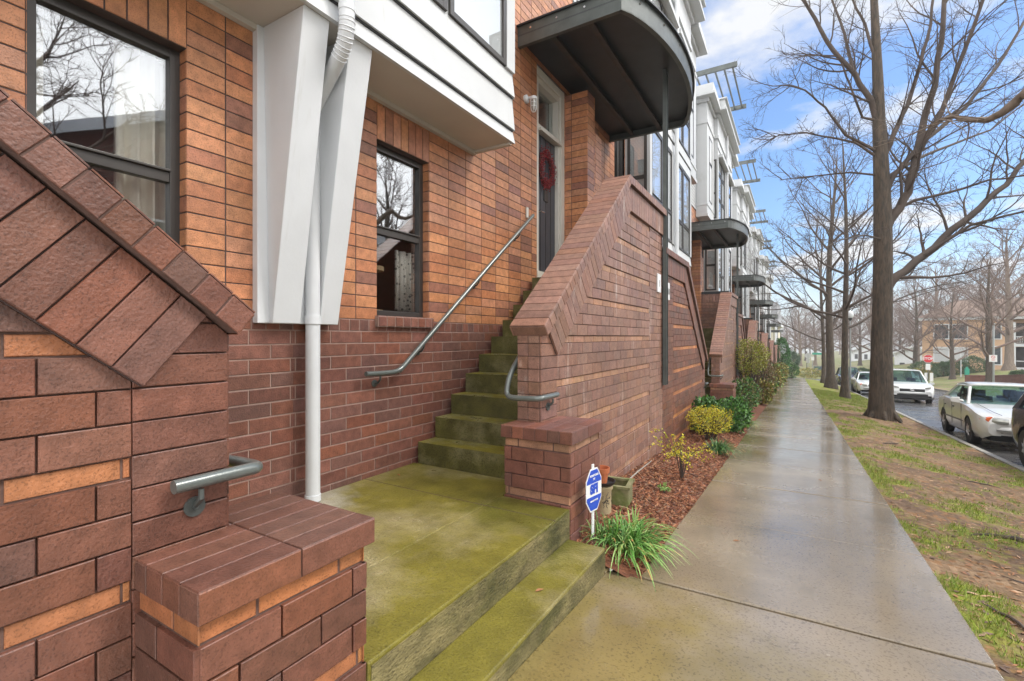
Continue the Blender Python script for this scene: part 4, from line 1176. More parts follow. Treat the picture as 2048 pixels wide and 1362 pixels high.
bush('shrub', 'tall stemmy shrub with a yellow green crown by the second canopy post', 'shrub', (-1.35, 17.5, base(17.5)), (.62, .85, 2.25), 5200, .05, [(.34, .36, .03), (.26, .32, .03), (.18, .20, .03), (.24, .15, .06)], 51, .45, 44, base_frac=.45)
bush('shrub', 'reddish brown and green shrub behind the tall stemmy shrub', 'shrub', (-1.25, 21.3, base(21.3)), (.60, 1.3, 1.85), 3600, .06, [(.12, .12, .04), (.17, .08, .045), (.09, .11, .035), (.20, .11, .05)], 52, .5, 24, base_frac=.1)
OLV = [(.24, .23, .035), (.14, .17, .03), (.28, .22, .05), (.16, .09, .035)]
y = 19.2
labs = ['small round olive shrub at the pavement edge, nearest of the hedge line', 'second olive shrub of the low hedge line at the pavement edge', 'third olive shrub of the low hedge line', 'fourth olive shrub of the low hedge line',
        'fifth olive shrub of the low hedge line', 'sixth olive shrub of the low hedge line', 'seventh olive shrub of the hedge line short of the conical evergreen']
for i, (yy, hh, ry) in enumerate(((18.6, .85, .6), (24.3, 1.15, 1.2), (28.0, 1.25, 1.4), (33, 1.4, 1.6), (38, 1.5, 1.8), (43.5, 1.5, 2.0), (49.5, 1.6, 2.0))):
    bush('shrub', labs[i], 'shrub', (-1.12, yy, base(yy)), (.42 + .01 * yy / 5, ry, hh), 1500, .07 + yy * .0018, OLV + (LAU if i % 2 else []), 60 + i, .6, 8, 'olive shrubs of the low hedge line', base_frac=.02)
bush('evergreen', 'tall conical dark evergreen at the end of the terrace', 'evergreen', (-1.3, 56.5, base(56.5)), (.80, .80, 4.3), 6500, .11, [(.04, .15, .03), (.06, .20, .04), (.035, .11, .025)], 71, .75, 6, base_frac=0, lump=.08)
bush('evergreen', 'low dark clipped shrub at the street corner', 'shrub', (-.5, 60.3, base(60.3)), (.8, .9, 1.7), 1500, .12, LAU, 72, .7, 6, base_frac=0)

# ---------------------------------------------------------------- bare trees
def grow(mb, r, p, d_, L_, rad, lvl, sides, par):
    """one limb and its children; par: dict per level"""
    q = par[lvl]; n = q['seg']; pts = [p.copy()]; rr = [rad]; dirs = [d_.copy()]
    step = L_ / n
    for i in range(n):
        d_ = (d_ + rvec(r) * q['wob'] + Vector((0, 0, q['up'])) * (1.0 / n)).normalized()
        p = p + d_ * step; pts.append(p.copy()); rr.append(rad * (1 - (i + 1) / n * q['taper'])); dirs.append(d_.copy())
    mb.tube(pts, rr, sides[lvl], cap=False)
    if lvl + 1 < len(par):
        nc = q['kids']
        for k in range(nc):
            t = q['from'] + (1 - q['from']) * (k + r.random()) / nc
            f = t * n; i = min(int(f), n - 1); pt = pts[i].lerp(pts[i + 1], f - i); dd_ = dirs[i]
            ax = rvec(r); ax = (ax - dd_ * ax.dot(dd_)).normalized()
            ang = R(q['ang'] * r.uniform(.6, 1.25))
            nd = (dd_ * math.cos(ang) + ax * math.sin(ang)).normalized()
            grow(mb, r, pt, nd, L_ * q['len'] * r.uniform(.6, 1.15) * (1.15 - .55 * t), max(rr[i] * q['rad'], par[lvl + 1]['rmin']), lvl + 1, sides, par)
def tree_mesh(seed, h, tr, limbs=16, first=.28, spread=42, drop=.0, k2=7, k3=7, k4=4, rmin=.004, fork=0, thin=.5, lean=(0, 0)):
    """returns (trunk MB, crown MB) with the base at the origin"""
    r = random.Random(seed); T_ = MB(); Cn = MB()
    n = 14; pts = []; rr = []
    for i in range(n + 1):
        t = i / n
        pts.append(Vector((lean[0] * t * h + .25 * math.sin(t * 5 + seed) * t * (h / 15), lean[1] * t * h + .25 * math.cos(t * 4 + seed * 2) * t * (h / 15), -.25 + (h + .25) * t)))
        fl = 1 + .85 * math.exp(-t * h / .32)
        rr.append(tr * (1 - t) ** .75 * fl + .012)
    # flared, slightly fluted trunk
    T_.tube(pts, rr, 14, cap=False)
    par = [dict(seg=8, wob=.16, up=.35, taper=.85, kids=k2, ang=42, len=.46, rad=.55, rmin=.01), None]
    par = [dict(seg=8, wob=.15, up=.30 - drop, taper=.86, kids=k2, len=.48, rad=.55, ang=44, rmin=.012, **{'from': .22}),
           dict(seg=6, wob=.20, up=.22 - drop, taper=.85, kids=k3, len=.50, rad=.5, ang=46, rmin=rmin * 2, **{'from': .15}),
           dict(seg=5, wob=.24, up=.15 - drop, taper=.8, kids=k4, len=.52, rad=.55, ang=44, rmin=rmin * 1.3, **{'from': .15}),
           dict(seg=3, wob=.26, up=.08, taper=.75, kids=0, len=.5, rad=.5, ang=40, rmin=rmin, **{'from': .2})]
    sides = [7, 5, 3, 3]
    for i in range(limbs):
        t = first + (1 - first) * ((i + r.random()) / limbs) ** 1.1 * .93
        f = t * n; k = min(int(f), n - 1); p = pts[k].lerp(pts[k + 1], f - k)
        az = i * 2.4 + r.uniform(-.4, .4); el = R(90 - spread * (1.35 - .75 * t) * r.uniform(.8, 1.2))
        d_ = Vector((math.cos(az) * math.cos(el), math.sin(az) * math.cos(el), math.sin(el)))
        L_ = h * .46 * (1.12 - .75 * (t - first) / (1 - first)) * r.uniform(.8, 1.1)
        grow(Cn, r, p, d_, L_, max(rr[k] * thin, .02), 0, sides, par)
    return T_, Cn
def place_tree(name, label, mesh, loc, rz, sc_=1, group=None, bark='bark', tw='twig'):
    t = thing(name, label, 'tree', loc, rz, group); t.scale = (sc_, sc_, sc_)
    if isinstance(mesh, tuple):
        T_, Cn = mesh
        a = T_.build('trunk', M[bark], t, smooth='all'); b = Cn.build('crown', M[tw], t, smooth='all')
    else:
        for ch in mesh.children:
            c_ = ch.copy(); col.objects.link(c_); c_.parent = t
    return t
GT = 'bare street trees in the verge'
# large nearest tree with explicit main limbs
def main_tree():
    X0, Y0 = 2.2, 17.9
    r = random.Random(77); T_ = MB(); Cn = MB()
    zb = vh(X0, Y0)
    def ip(px, py, dd=0):
        # a point of this tree, at its own distance (dd metres nearer or farther)
        c_, s_ = math.cos(YAW), math.sin(YAW); D0 = -s_ * X0 + c_ * Y0 + dd
        u = (px - 1024) / 950 * D0
        return Vector((c_ * u - s_ * D0 - X0, s_ * u + c_ * D0 - Y0, ZC + (673 - py) / 950 * D0 - zb))
    tr = [(1763, 850), (1762, 800), (1763, 700), (1765, 600), (1766, 500), (1765, 420), (1762, 330), (1758, 250), (1756, 170), (1752, 80), (1748, 0), (1742, -90), (1738, -200), (1730, -330), (1722, -470)]
    pts = [ip(*p) for p in tr]
    rad = [.38, .31, .265, .25, .24, .225, .195, .165, .14, .115, .095, .08, .06, .04, .02]
    T_.tube(pts, rad, 18, cap=False)
    for k in range(7):   # root flare
        a = k * .9 + .3
        T_.tube([Vector((math.cos(a) * .20, math.sin(a) * .20, .45)), Vector((math.cos(a) * .34, math.sin(a) * .34, .14)), Vector((math.cos(a) * .52, math.sin(a) * .52, -.06))], [.05, .07, .03], 8, cap=False)
    par = [dict(seg=8, wob=.13, up=.15, taper=.85, kids=9, len=.42, rad=.5, ang=42, rmin=.012, **{'from': .12}),
           dict(seg=6, wob=.20, up=.12, taper=.85, kids=7, len=.50, rad=.5, ang=46, rmin=.009, **{'from': .12}),
           dict(seg=5, wob=.24, up=.05, taper=.8, kids=5, len=.55, rad=.55, ang=44, rmin=.0065, **{'from': .12}),
           dict(seg=3, wob=.28, up=.0, taper=.7, kids=0, len=.5, rad=.5, ang=40, rmin=.005, **{'from': .2})]
    def limb(path, r0, r1, kids=12, klen=.34):
        r0 *= .78
        P_ = [ip(*p) for p in path]
        # refine
        Q = []
        for i in range(len(P_) - 1):
            for k in range(3): Q.append(P_[i].lerp(P_[i + 1], k / 3) + rvec(r) * (r0 * .25 if i + k else 0))
        Q.append(P_[-1]); n = len(Q)
        rr = [r0 + (r1 - r0) * (i / (n - 1)) for i in range(n)]
        Cn.tube(Q, rr, 10, cap=False)
        L_ = sum((Q[i + 1] - Q[i]).length for i in range(n - 1))
        for k in range(kids):
            f = (.12 + .88 * (k + r.random()) / kids) * (n - 1); i = min(int(f), n - 2); p = Q[i].lerp(Q[i + 1], f - i); dd_ = (Q[i + 1] - Q[i]).normalized()
            ax = rvec(r); ax = (ax - dd_ * ax.dot(dd_)).normalized(); a = R(r.uniform(25, 60))
            grow(Cn, r, p, (dd_ * math.cos(a) + ax * math.sin(a)).normalized(), L_ * klen * r.uniform(.6, 1.1), max(rr[i] * .42, .014), 1, [7, 5, 4, 3], par)
    limb([(1766, 585), (1790, 555), (1850, 510), (1905, 460), (1960, 415), (2010, 370), (2048, 320), (2100, 250)], .17, .05, 14)
    limb([(1850, 510, -.1), (1940, 450, -.6), (2040, 425, -1.2), (2120, 410, -1.6)], .06, .02, 8)
    limb([(1766, 465), (1790, 430), (1815, 385), (1835, 310), (1850, 240), (1868, 170), (1880, 90), (1888, 0), (1900, -120)], .17, .05, 14)
    limb([(1835, 310, 0), (1880, 230, -.5), (1925, 110, -.9), (1960, 20, -1.2), (2000, -90, -1.5)], .10, .03, 12)
    limb([(1766, 395), (1790, 350), (1850, 280), (1930, 215, .4), (1990, 140, .7), (2040, 60, .9), (2080, -20, 1.0)], .10, .03, 12)
    limb([(1765, 320), (1785, 275), (1815, 210), (1840, 130), (1860, 50), (1875, -60)], .10, .03, 12)
    limb([(1757, 245), (1740, 200), (1710, 150), (1665, 100), (1630, 40), (1600, -10), (1570, -80)], .12, .03, 13)
    limb([(1740, 200, .2), (1705, 140, .7), (1690, 70, 1.0), (1665, 0, 1.2), (1640, -90, 1.5)], .08, .02, 10)
    limb([(1755, 160), (1748, 110), (1730, 50), (1705, 0), (1680, -70)], .07, .02, 9)
    limb([(1748, 300), (1720, 285), (1690, 270), (1650, 215), (1610, 180), (1570, 170), (1545, 172)], .06, .012, 11)
    limb([(1748, 310), (1710, 285), (1660, 275), (1610, 265), (1560, 270), (1525, 285)], .05, .01, 11)
    limb([(1750, 240), (1725, 235), (1700, 170), (1680, 120), (1640, 110), (1590, 115)], .05, .012, 9)
    limb([(1750, 350), (1700, 345), (1650, 350), (1600, 355), (1560, 360)], .04, .01, 9)
    limb([(1766, 430), (1830, 400), (1900, 385, -.4), (1980, 360, -.8), (2060, 350, -1.2)], .07, .02, 11)
    limb([(1766, 360), (1830, 320, .5), (1900, 290, 1.1), (1980, 260, 1.6), (2070, 190, 2.0)], .07, .02, 11)
    limb([(1768, 480), (1730, 470, -.6), (1680, 480, -1.3), (1640, 500, -2)], .035, .01, 8)
    limb([(1768, 600), (1735, 585, .8), (1700, 560, 1.6)], .03, .01, 4, .5)
    return T_, Cn, (X0, Y0, zb)
T_, Cn, loc = main_tree()
place_tree('street_tree', 'large bare tree nearest the camera in the verge, thick rough trunk with wide root flare', (T_, Cn), loc, 0, 1, GT)
ma = tree_mesh(5, 13, .155, limbs=17, first=.26, spread=58, k2=7, k3=6, k4=4, rmin=.006)
t2 = place_tree('street_tree', 'slender dark bare tree right beside the white globe street lamp', ma, (2.08, 28.6, vh(2.08, 28.6)), .4, 1, GT)
mb_ = tree_mesh(9, 17, .27, limbs=18, first=.24, spread=50, k2=7, k3=6, k4=4, rmin=.008)
t3 = place_tree('street_tree', 'straight thick bare tree, third along the verge', mb_, (2.15, 41, vh(2.15, 41)), 1.0, 1, GT)
t4 = place_tree('street_tree', 'bare tree at the far end of the verge, fourth along', t2, (2.2, 53, vh(2.2, 53)), 2.6, 1.15, GT, )
# neighbouring verge trees beside and behind the camera (seen in the windows, one limb reaches into the picture)
mz = tree_mesh(55, 13, .30, limbs=10, first=.55, spread=30, k2=5, k3=5, k4=3, rmin=.005)
t0 = place_tree('street_tree', 'bare tree just outside the right edge, one pale limb reaching in', mz, (2.75, 6.1, vh(2.75, 6.1)), 4.0, .9, GT)
tb = place_tree('street_tree', 'bare tree across the verge, only mirrored in the low windows', t3, (2.6, -2.5, base(-2.5) - .2), 2.2, .9, GT)
# the pale limb of the tree outside the frame
mb = MB(); r = random.Random(8)
c_, s_ = math.cos(YAW), math.sin(YAW)
def at(px, py, D):
    u = (px - 1024) / 950 * D; return Vector((c_ * u - s_ * D, s_ * u + c_ * D, ZC + (673 - py) / 950 * D))
Q = [at(2140, 215, 6.0), at(2048, 185, 6.4), at(2030, 205, 6.5), at(2005, 225, 6.6), at(1975, 240, 6.8), at(1935, 240, 7.0), at(1905, 232, 7.2), at(1880, 240, 7.3), at(1855, 255, 7.5), at(1825, 268, 7.7)]
o0 = Vector((2.75, 6.1, vh(2.75, 6.1)))
mb.tube([(q - o0) / .9 for q in [Vector((2.75, 6.1, 3.6)), at(2240, 260, 5.8)] + Q], [.12, .11, .09, .075, .07, .06, .05, .04, .03, .022, .014, .008], 9)
par = [dict(), dict(seg=6, wob=.25, up=.1, taper=.85, kids=5, len=.55, rad=.5, ang=50, rmin=.003, **{'from': .15}), dict(seg=4, wob=.28, up=0, taper=.8, kids=3, len=.55, rad=.55, ang=45, rmin=.0025, **{'from': .2}), dict(seg=3, wob=.3, up=0, taper=.7, kids=0, len=.5, rad=.5, ang=40, rmin=.002, **{'from': .2})]
for k in range(7):
    i = 4 + k % 5; grow(mb, r, (Q[i] - o0) / .9, (rvec(r) + Vector((-.4, .3, .1))).normalized(), r.uniform(.7, 1.5), .012, 1, [7, 5, 4, 3], par)
mb.build('limb', M['bark2'], t0, smooth='all').rotation_euler = (0, 0, -4.0)
# ============================================================= across the street and beyond
GW = 'bare trees across the street'
mc = tree_mesh(21, 15, .34, limbs=20, first=.20, spread=52, k2=8, k3=8, k4=4, rmin=.011)
md = tree_mesh(33, 16, .42, limbs=20, first=.22, spread=50, k2=8, k3=8, k4=4, rmin=.011)
tlab = ['bare tree with a forked trunk standing beside the yellow hydrant', 'dark bare tree next to the no parking sign post', 'thick pale trunk in front of the white porches', 'big pale double trunk behind the stop sign']
def D(px, X=None, d=None):
    c_, s_ = math.cos(YAW), math.sin(YAW); u = (px - 1024) / 950 * d; return (c_ * u - s_ * d, s_ * u + c_ * d)
spots = [(1905, 58, .75), (1979, 46, .85), (2018, 62, 1.15), (1868, 78, 1.1)]
roots_ = []
for i, (px, dd, s_) in enumerate(spots):
    x, y = D(px, d=dd); z = GH(x, y) - .1
    if i == 0: tr = place_tree('bare_tree', tlab[i], mc, (x, y, z), .5, s_, GW, 'bark', 'twig2')
    elif i == 2: tr = place_tree('bare_tree', tlab[i], md, (x, y, z), 1.5, s_, GW, 'bark2', 'twig2')
    else: tr = place_tree('bare_tree', tlab[i], roots_[0] if i == 1 else roots_[2], (x, y, z), i * 1.3, s_, GW)
    roots_.append(tr)
rr_ = random.Random(4)
far = [(1835, 95), (1800, 110), (1745, 90), (1720, 120), (1690, 105), (1660, 140), (1630, 125), (1612, 165), (1780, 140), (1850, 130), (1910, 110), (1960, 95), (1995, 120), (2040, 100), (2060, 85), (1935, 140), (1590, 190), (1645, 190), (1700, 180), (1760, 190), (1820, 180), (1880, 170), (1600, 120), (1573, 150), (1680, 240), (1620, 250), (2010, 160), (2090, 110), (1985, 78), (1830, 70)]
for i, (px, dd) in enumerate(far):
    x, y = D(px, d=dd); z = GH(x, y) - .3 if x > 10.4 else base(y) - .3
    place_tree('bare_tree', 'bare tree in the hazy wood beyond the street corner', roots_[0 if i % 2 else 2], (x, y, z), rr_.uniform(0, 6), rr_.uniform(.9, 1.25), 'distant bare trees')
# trees right across the street, only seen mirrored
for i, (x, y) in enumerate(((13.5, 3), (14.5, 12), (13, -7), (15, 21))):
    place_tree('bare_tree', 'bare tree across the street, seen only as a reflection in the windows', roots_[0 if i % 2 else 2], (x, y, GH(x, y) - .2), i * 1.7, .85, 'mirrored bare trees')
# ---- brick house across the street (mirrored in the windows)
def gable_house(label, x, y, z, w_, dp, hw, hr, wall, roof, rz=0, name='house', wins=True, trim='white', gp=None):
    t = thing(name, label, 'house', (x, y, z), rz, gp)
    mb = MB(); mb.box(-dp / 2, dp / 2, -w_ / 2, w_ / 2, -2, hw)
    mb.add([(-dp / 2, -w_ / 2, hw), (-dp / 2, w_ / 2, hw), (-dp / 2, 0, hw + hr), (dp / 2, -w_ / 2, hw), (dp / 2, w_ / 2, hw), (dp / 2, 0, hw + hr)], [(0, 2, 1), (3, 4, 5)])
    mb.build('wall', wall, t)
    mb = MB(); ov = .5
    for s_ in (1, -1):
        a = (w_ / 2 + ov) * s_; k = hr / (w_ / 2); zz = hw - ov * k
        mb.add([(-dp / 2 - ov, a, zz), (dp / 2 + ov, a, zz), (dp / 2 + ov, 0, hw + hr), (-dp / 2 - ov, 0, hw + hr), (-dp / 2 - ov, a, zz + .2), (dp / 2 + ov, a, zz + .2), (dp / 2 + ov, 0, hw + hr + .2), (-dp / 2 - ov, 0, hw + hr + .2)],
               [(0, 1, 2, 3), (7, 6, 5, 4), (0, 4, 5, 1), (3, 2, 6, 7), (0, 3, 7, 4), (1, 5, 6, 2)])
    mb.build('roof', roof, t)
    mb = MB()
    for s_ in (1, -1):
        a = (w_ / 2 + ov) * s_; k = hr / (w_ / 2); zz = hw - ov * k
        for xx in (-dp / 2 - ov - .02, dp / 2 + ov):
            mb.add([(xx, a, zz - .15), (xx, a, zz + .25), (xx, 0, hw + hr + .25), (xx, 0, hw + hr - .15), (xx + .02, a, zz - .15), (xx + .02, a, zz + .25), (xx + .02, 0, hw + hr + .25), (xx + .02, 0, hw + hr - .15)],
                   [(0, 1, 2, 3), (7, 6, 5, 4), (0, 4, 5, 1), (1, 5, 6, 2), (2, 6, 7, 3), (3, 7, 4, 0)])
    mb.build('bargeboard', M[trim], t)
    if wins:
        for zz in ((1.0, 2.5), (4.0, 5.5)):
            if zz[1] > hw: continue
            for v in (-w_ * .3, 0, w_ * .3):
                mb = MB(); mb.box(-dp / 2 - .05, -dp / 2, v - .55, v + .55, zz[0] - .1, zz[1] + .1); f = mb.build('window', M['white'], t)
                mb = MB(); mb.box(-dp / 2 - .06, -dp / 2 - .051, v - .45, v + .45, zz[0], zz[1]); mb.build('pane', M['black'], f)
            for u in (-dp * .3, 0, dp * .3):
                mb = MB(); mb.box(u - .55, u + .55, -w_ / 2 - .05, -w_ / 2, zz[0] - .1, zz[1] + .1); f = mb.build('window', M['white'], t)
                mb = MB(); mb.box(u - .45, u + .45, -w_ / 2 - .06, -w_ / 2 - .051, zz[0], zz[1]); mb.build('pane', M['black'], f)
    return t
M['redbrick'] = mat('red_brick', (.17, .07, .05), .8, noise_amt=.25, noise_scale=4)
M['slate'] = mat('roof_slate', (.06, .065, .075), .8, noise_amt=.2, noise_scale=3)
M['peach'] = mat('peach_render', (.58, .38, .24), .8, noise_amt=.05, noise_scale=1)
M['cream'] = mat('cream_render', (.62, .58, .46), .8, noise_amt=.05, noise_scale=1)
M['redroof'] = mat('brown_roof', (.17, .115, .085), .8)
M['greyroof'] = mat('grey_roof', (.26, .26, .27), .8)
M['pane_dark'] = mat('pane_dark', (.05, .06, .07), .15)
gable_house('red brick house with white gable boards across the street, mirrored in the low windows', 19, 8.8, GH(19, 8.8), 11, 9, 6.6, 2.9, M['redbrick'], M['slate'])
gable_house('second red brick house across the street, mirrored in the windows', 21, 25, GH(21, 25), 11, 9, 6.3, 2.6, M['redbrick'], M['slate'])
# ---- cream house beyond the terrace, left of the pavement
t = thing('house', 'cream house with flat grey roof beyond the end of the terrace', 'house', (0, 0, 0))
zb = base(80)
mb = MB(); mb.box(-14, -2.35, 78, 96, zb - 2, zb + 7.1); mb.build('wall', M['cream'], t)
mb = MB(); mb.box(-14.5, -1.9, 77.4, 97, zb + 7.1, zb + 7.5); mb.build('cornice', M['white'], t)
mb = MB(); mb.box(-14.2, -2.3, 77.8, 96.5, zb + 7.5, zb + 10.6); mb.build('roof', M['greyroof'], t)
for x in (-3.6, -5.6, -7.6):
    for z in (1.2, 4.4):
        mb = MB(); mb.box(x - .5, x + .5, 77.93, 78, zb + z, zb + z + 1.8); f = mb.build('window', M['white'], t)
        mb = MB(); mb.box(x - .38, x + .38, 77.91, 77.929, zb + z + .1, zb + z + 1.7); mb.build('pane', M['pane_dark'], f)
for x in (-2.4, -4.6):
    mb = MB(); mb.box(x - .14, x + .14, 76.6, 76.9, zb, zb + 7.1); mb.build('column', M['white'], t)
# ---- peach building with white porches
bx, by = D(1955, d=68); gz = 1.41 - 64 / 950 * 68 + .2
t = thing('apartment_house', 'two storey peach building with stacked white porches behind the trees', 'building', (bx, by, gz), 0)
ang = -YAW * .55
t.rotation_euler = (0, 0, -R(12))
# local x to the right, y away
mb = MB(); mb.box(-6.0, 3.4, 0, 14, -4, 6.8); mb.box(3.4, 22, 2.4, 14, -4, 6.79); mb.build('wall', M['peach'], t)
mb = MB(); mb.box(-6.4, 3.7, -.4, 14.5, 6.8, 7.2); mb.box(3.7, 22.4, -.4, 14.5, 6.81, 7.19); mb.build('cornice', M['white'], t)
mb = MB(); mb.add([(-6.6, -.6, 7.2), (22.6, -.6, 7.2), (22.6, 14.6, 7.2), (-6.6, 14.6, 7.2), (-2, 6, 10), (18, 6, 10), (18, 8, 10), (-2, 8, 10)], [(0, 1, 5, 4), (1, 2, 6, 5), (2, 3, 7, 6), (3, 0, 4, 7), (4, 5, 6, 7)])
mb.build('roof', M['redroof'], t)
for (x0, x1, z0, z1) in ((-4.6, -3.1, .7, 2.7), (-2.6, -1.1, .7, 2.7), (-4.6, -3.1, 4.1, 6.1), (-2.6, -1.1, 4.1, 6.1), (.9, 2.3, 4.1, 6.1), (.9, 2.3, .5, 2.9)):
    mb = MB(); mb.box(x0 - .15, x1 + .15, -.08, 0, z0 - .15, z1 + .15); f = mb.build('window', M['white'], t)
    mb = MB(); mb.box(x0, x1, -.10, -.081, z0, z1); mb.build('pane', M['pane_dark'] if z0 > 3 or x0 > 0 else M['siding'], f)
for k in range(2):
    z = 3.35 * k
    mb = MB(); mb.box(3.45, 22, -.2, 2.39, z - .35, z - .02); pl = mb.build('porch_floor', M['white'], t)
    mb = MB()
    for x in (3.6, 5.3, 5.9, 9.8, 10.4, 14.4, 15.0, 19): mb.box(x - .16, x + .16, -.15, .15, z - .02, z + 3.0)
    mb.build('column', M['white'], t).data.name = 'columns'
    mb = MB(); mb.box(3.8, 22, -.05, .03, z + .95, z + 1.05); mb.box(3.8, 22, -.05, .03, z + .08, z + .14)
    if k:
        x = 3.9
        while x < 18: mb.box(x, x + .04, -.03, .01, z + .141, z + .949); x += .16
    mb.build('railing', M['white'], t)
    mb = MB(); mb.box(3.5, 22, 2.34, 2.38, z + .0, z + 2.9)
    mb.build('porch_wall', M['redbrick'] if k < 0 else M['interior'], t)
mb = MB(); mb.box(3.3, 22, -.25, -.201, -2.5, -.35); mb.build('plinth', M['redbrick'], t)
# white house far left of it
x, y = D(1838, d=105)
gable_house('small white house with dark shutters left of the peach building', x, y, 1.41 - 75 / 950 * 105, 7, 6, 4.6, 1.5, M['white'], M['greyroof'], R(65))
x, y = D(1745, d=150)
gable_house('pale distant house half hidden behind the bare trees', x, y, 1.41 - 70 / 950 * 150, 9, 8, 6, 2.5, M['white'], M['slate'], R(60))
# low brick retaining wall
def poly_wall(name, label, pts, h, t_, mt, cap=None, cat='wall', top=None):
    t = thing(name, label, cat, (pts[0][0], pts[0][1], 0))
    mb = MB(); ox, oy = pts[0]
    for (a, b) in zip(pts[:-1], pts[1:]):
        va, vb = Vector(a), Vector(b); n = (vb - va).normalized(); n = Vector((n.y, -n.x)) * t_ / 2
        za = top(a) if top else GH(*a) + h; zb_ = top(b) if top else GH(*b) + h
        q = [(va - n, za), (va + n, za), (vb + n, zb_), (vb - n, zb_)]
        mb.add([(p.x - ox, p.y - oy, z - h - 1.2) for p, z in q] + [(p.x - ox, p.y - oy, z) for p, z in q], [(4, 5, 6, 7), (0, 4, 7, 3), (1, 2, 6, 5), (0, 1, 5, 4), (2, 3, 7, 6)])
    mb.build('wall', mt, t)
    mb = MB()
    for (a, b) in zip(pts[:-1], pts[1:]):
        va, vb = Vector(a), Vector(b); n = (vb - va).normalized(); n = Vector((n.y, -n.x)) * (t_ / 2 + .04)
        za = top(a) if top else GH(*a) + h; zb_ = top(b) if top else GH(*b) + h
        q = [(va - n, za), (va + n, za), (vb + n, zb_), (vb - n, zb_)]
        mb.add([(p.x - ox, p.y - oy, z) for p, z in q] + [(p.x - ox, p.y - oy, z + .08) for p, z in q], [(4, 5, 6, 7), (0, 4, 7, 3), (1, 2, 6, 5), (0, 1, 5, 4), (2, 3, 7, 6)])
    mb.build('coping', cap or mt, t)
a = D(1931, d=52); b = D(1985, d=50); c2 = D(2120, d=38)
poly_wall('retaining_wall', 'low red brick retaining wall behind the hydrant', [a, b, c2], .75, .3, M['redbrick'])
for i, (px, dd, rx, h, lb) in enumerate(((1848, 66, 1.7, 2.0, 'large round green bush behind the stop sign'), (1886, 66, 1.1, 1.6, 'round green bush left of the peach building door'), (1912, 66, 1.6, 1.6, 'green bush under the peach building windows'),
                                   (1945, 65, 1.5, 1.9, 'green bush beside the white porch columns'), (2043, 49, .9, .9, 'small green bush at the right edge on the brick wall bank'), (1725, 80, 1.2, 1.0, 'green bush beyond the parked dark car'), (1835, 62, 1.4, 1.0, 'low olive hedge left of the stop sign post'))):
    x, y = D(px, d=dd); zz = 1.41 - (765 - 673) / 950 * dd if i < 4 else GH(x, y)
    bush('shrub', lb, 'shrub', (x, y, GH(x, y) - .2), (rx, rx, h + .6), 2800, .17, [(.035, .075, .025), (.05, .10, .03), (.07, .12, .04)] if i != 6 else OLV, 90 + i, .7, 4, 'bushes across the street', base_frac=0)
x, y = D(1600, d=105)
bush('shrub', 'yellow green planting at the corner island beyond the cross street', 'shrub', (1.6, 76, base(76) - .2), (1.8, 1.2, 1.3), 1500, .16, [(.30, .28, .05), (.12, .16, .04), (.35, .27, .08)], 99, .6, 4, base_frac=0)
bush('evergreen', 'dark green leaning tree past the conical evergreen', 'evergreen', (-.9, 98, base(98) - .2), (1.5, 1.5, 4.2), 3000, .25, [(.05, .10, .05), (.07, .13, .06)], 98, .6, 6, base_frac=.05)
# ---- street furniture
M['signred'] = mat('sign_red', (.55, .02, .03), .35); M['signwhite'] = mat('sign_white', (.75, .75, .75), .4); M['signback'] = mat('sign_back', (.45, .46, .46), .4, metal=.4)
M['signgreen'] = mat('sign_green', (.02, .30, .20), .4); M['galv'] = mat('galvanised', (.33, .35, .36), .4, metal=.7); M['yellow'] = mat('hydrant_yellow', (.75, .48, .04), .45)
M['blue'] = mat('sign_blue', (.02, .075, .50), .35)
def ngon(mb, n, r, y0, y1, z, rot=0, x=0, mt=0):
    p = [(x + r * math.cos(rot + 2 * math.pi * i / n), z + r * math.sin(rot + 2 * math.pi * i / n)) for i in range(n)]
    mb.prism(p, (0, 0, 0), (1, 0, 0), (0, 0, 1), (0, -1, 0), -y1, -y0)
def face_cam(x, y): return math.atan2(y, x) - math.pi / 2
# stop sign facing the camera side of the street
x, y = D(1856, d=47); g_ = 1.41 - (775 - 673) / 950 * 47
t = thing('stop_sign', 'red octagonal STOP sign on a post across the street', 'stop sign', (x, y, g_), face_cam(x, y) + R(8))
mb = MB(); mb.box(-.03, .03, -.02, .02, -.6, 3.3); mb.build('post', M['steel'], t)
mb = MB(); ngon(mb, 8, .42, -.03, -.021, 2.85, R(22.5)); f = mb.build('border', M['signwhite'], t)
mb = MB(); ngon(mb, 8, .39, -.036, -.031, 2.85, R(22.5)); mb.build('plate', M['signred'], t)
text_mesh('STOP', .34, 'lettering', M['signwhite'], t, Matrix.Translation((0, -.040, 2.85)) @ Matrix.Rotation(R(90), 4, 'X'), .002, .008)
mb = MB(); mb.box(-.18, .18, -.03, -.021, 1.75, 2.35); mb.build('plaque', M['signwhite'], t)
for xx in (-.13, .27): 
    mb = MB(); mb.box(xx - .13, xx + .13, .03, .05, .75 if xx < 0 else .6, 1.45); mb.build('notice', M['signwhite'], t)
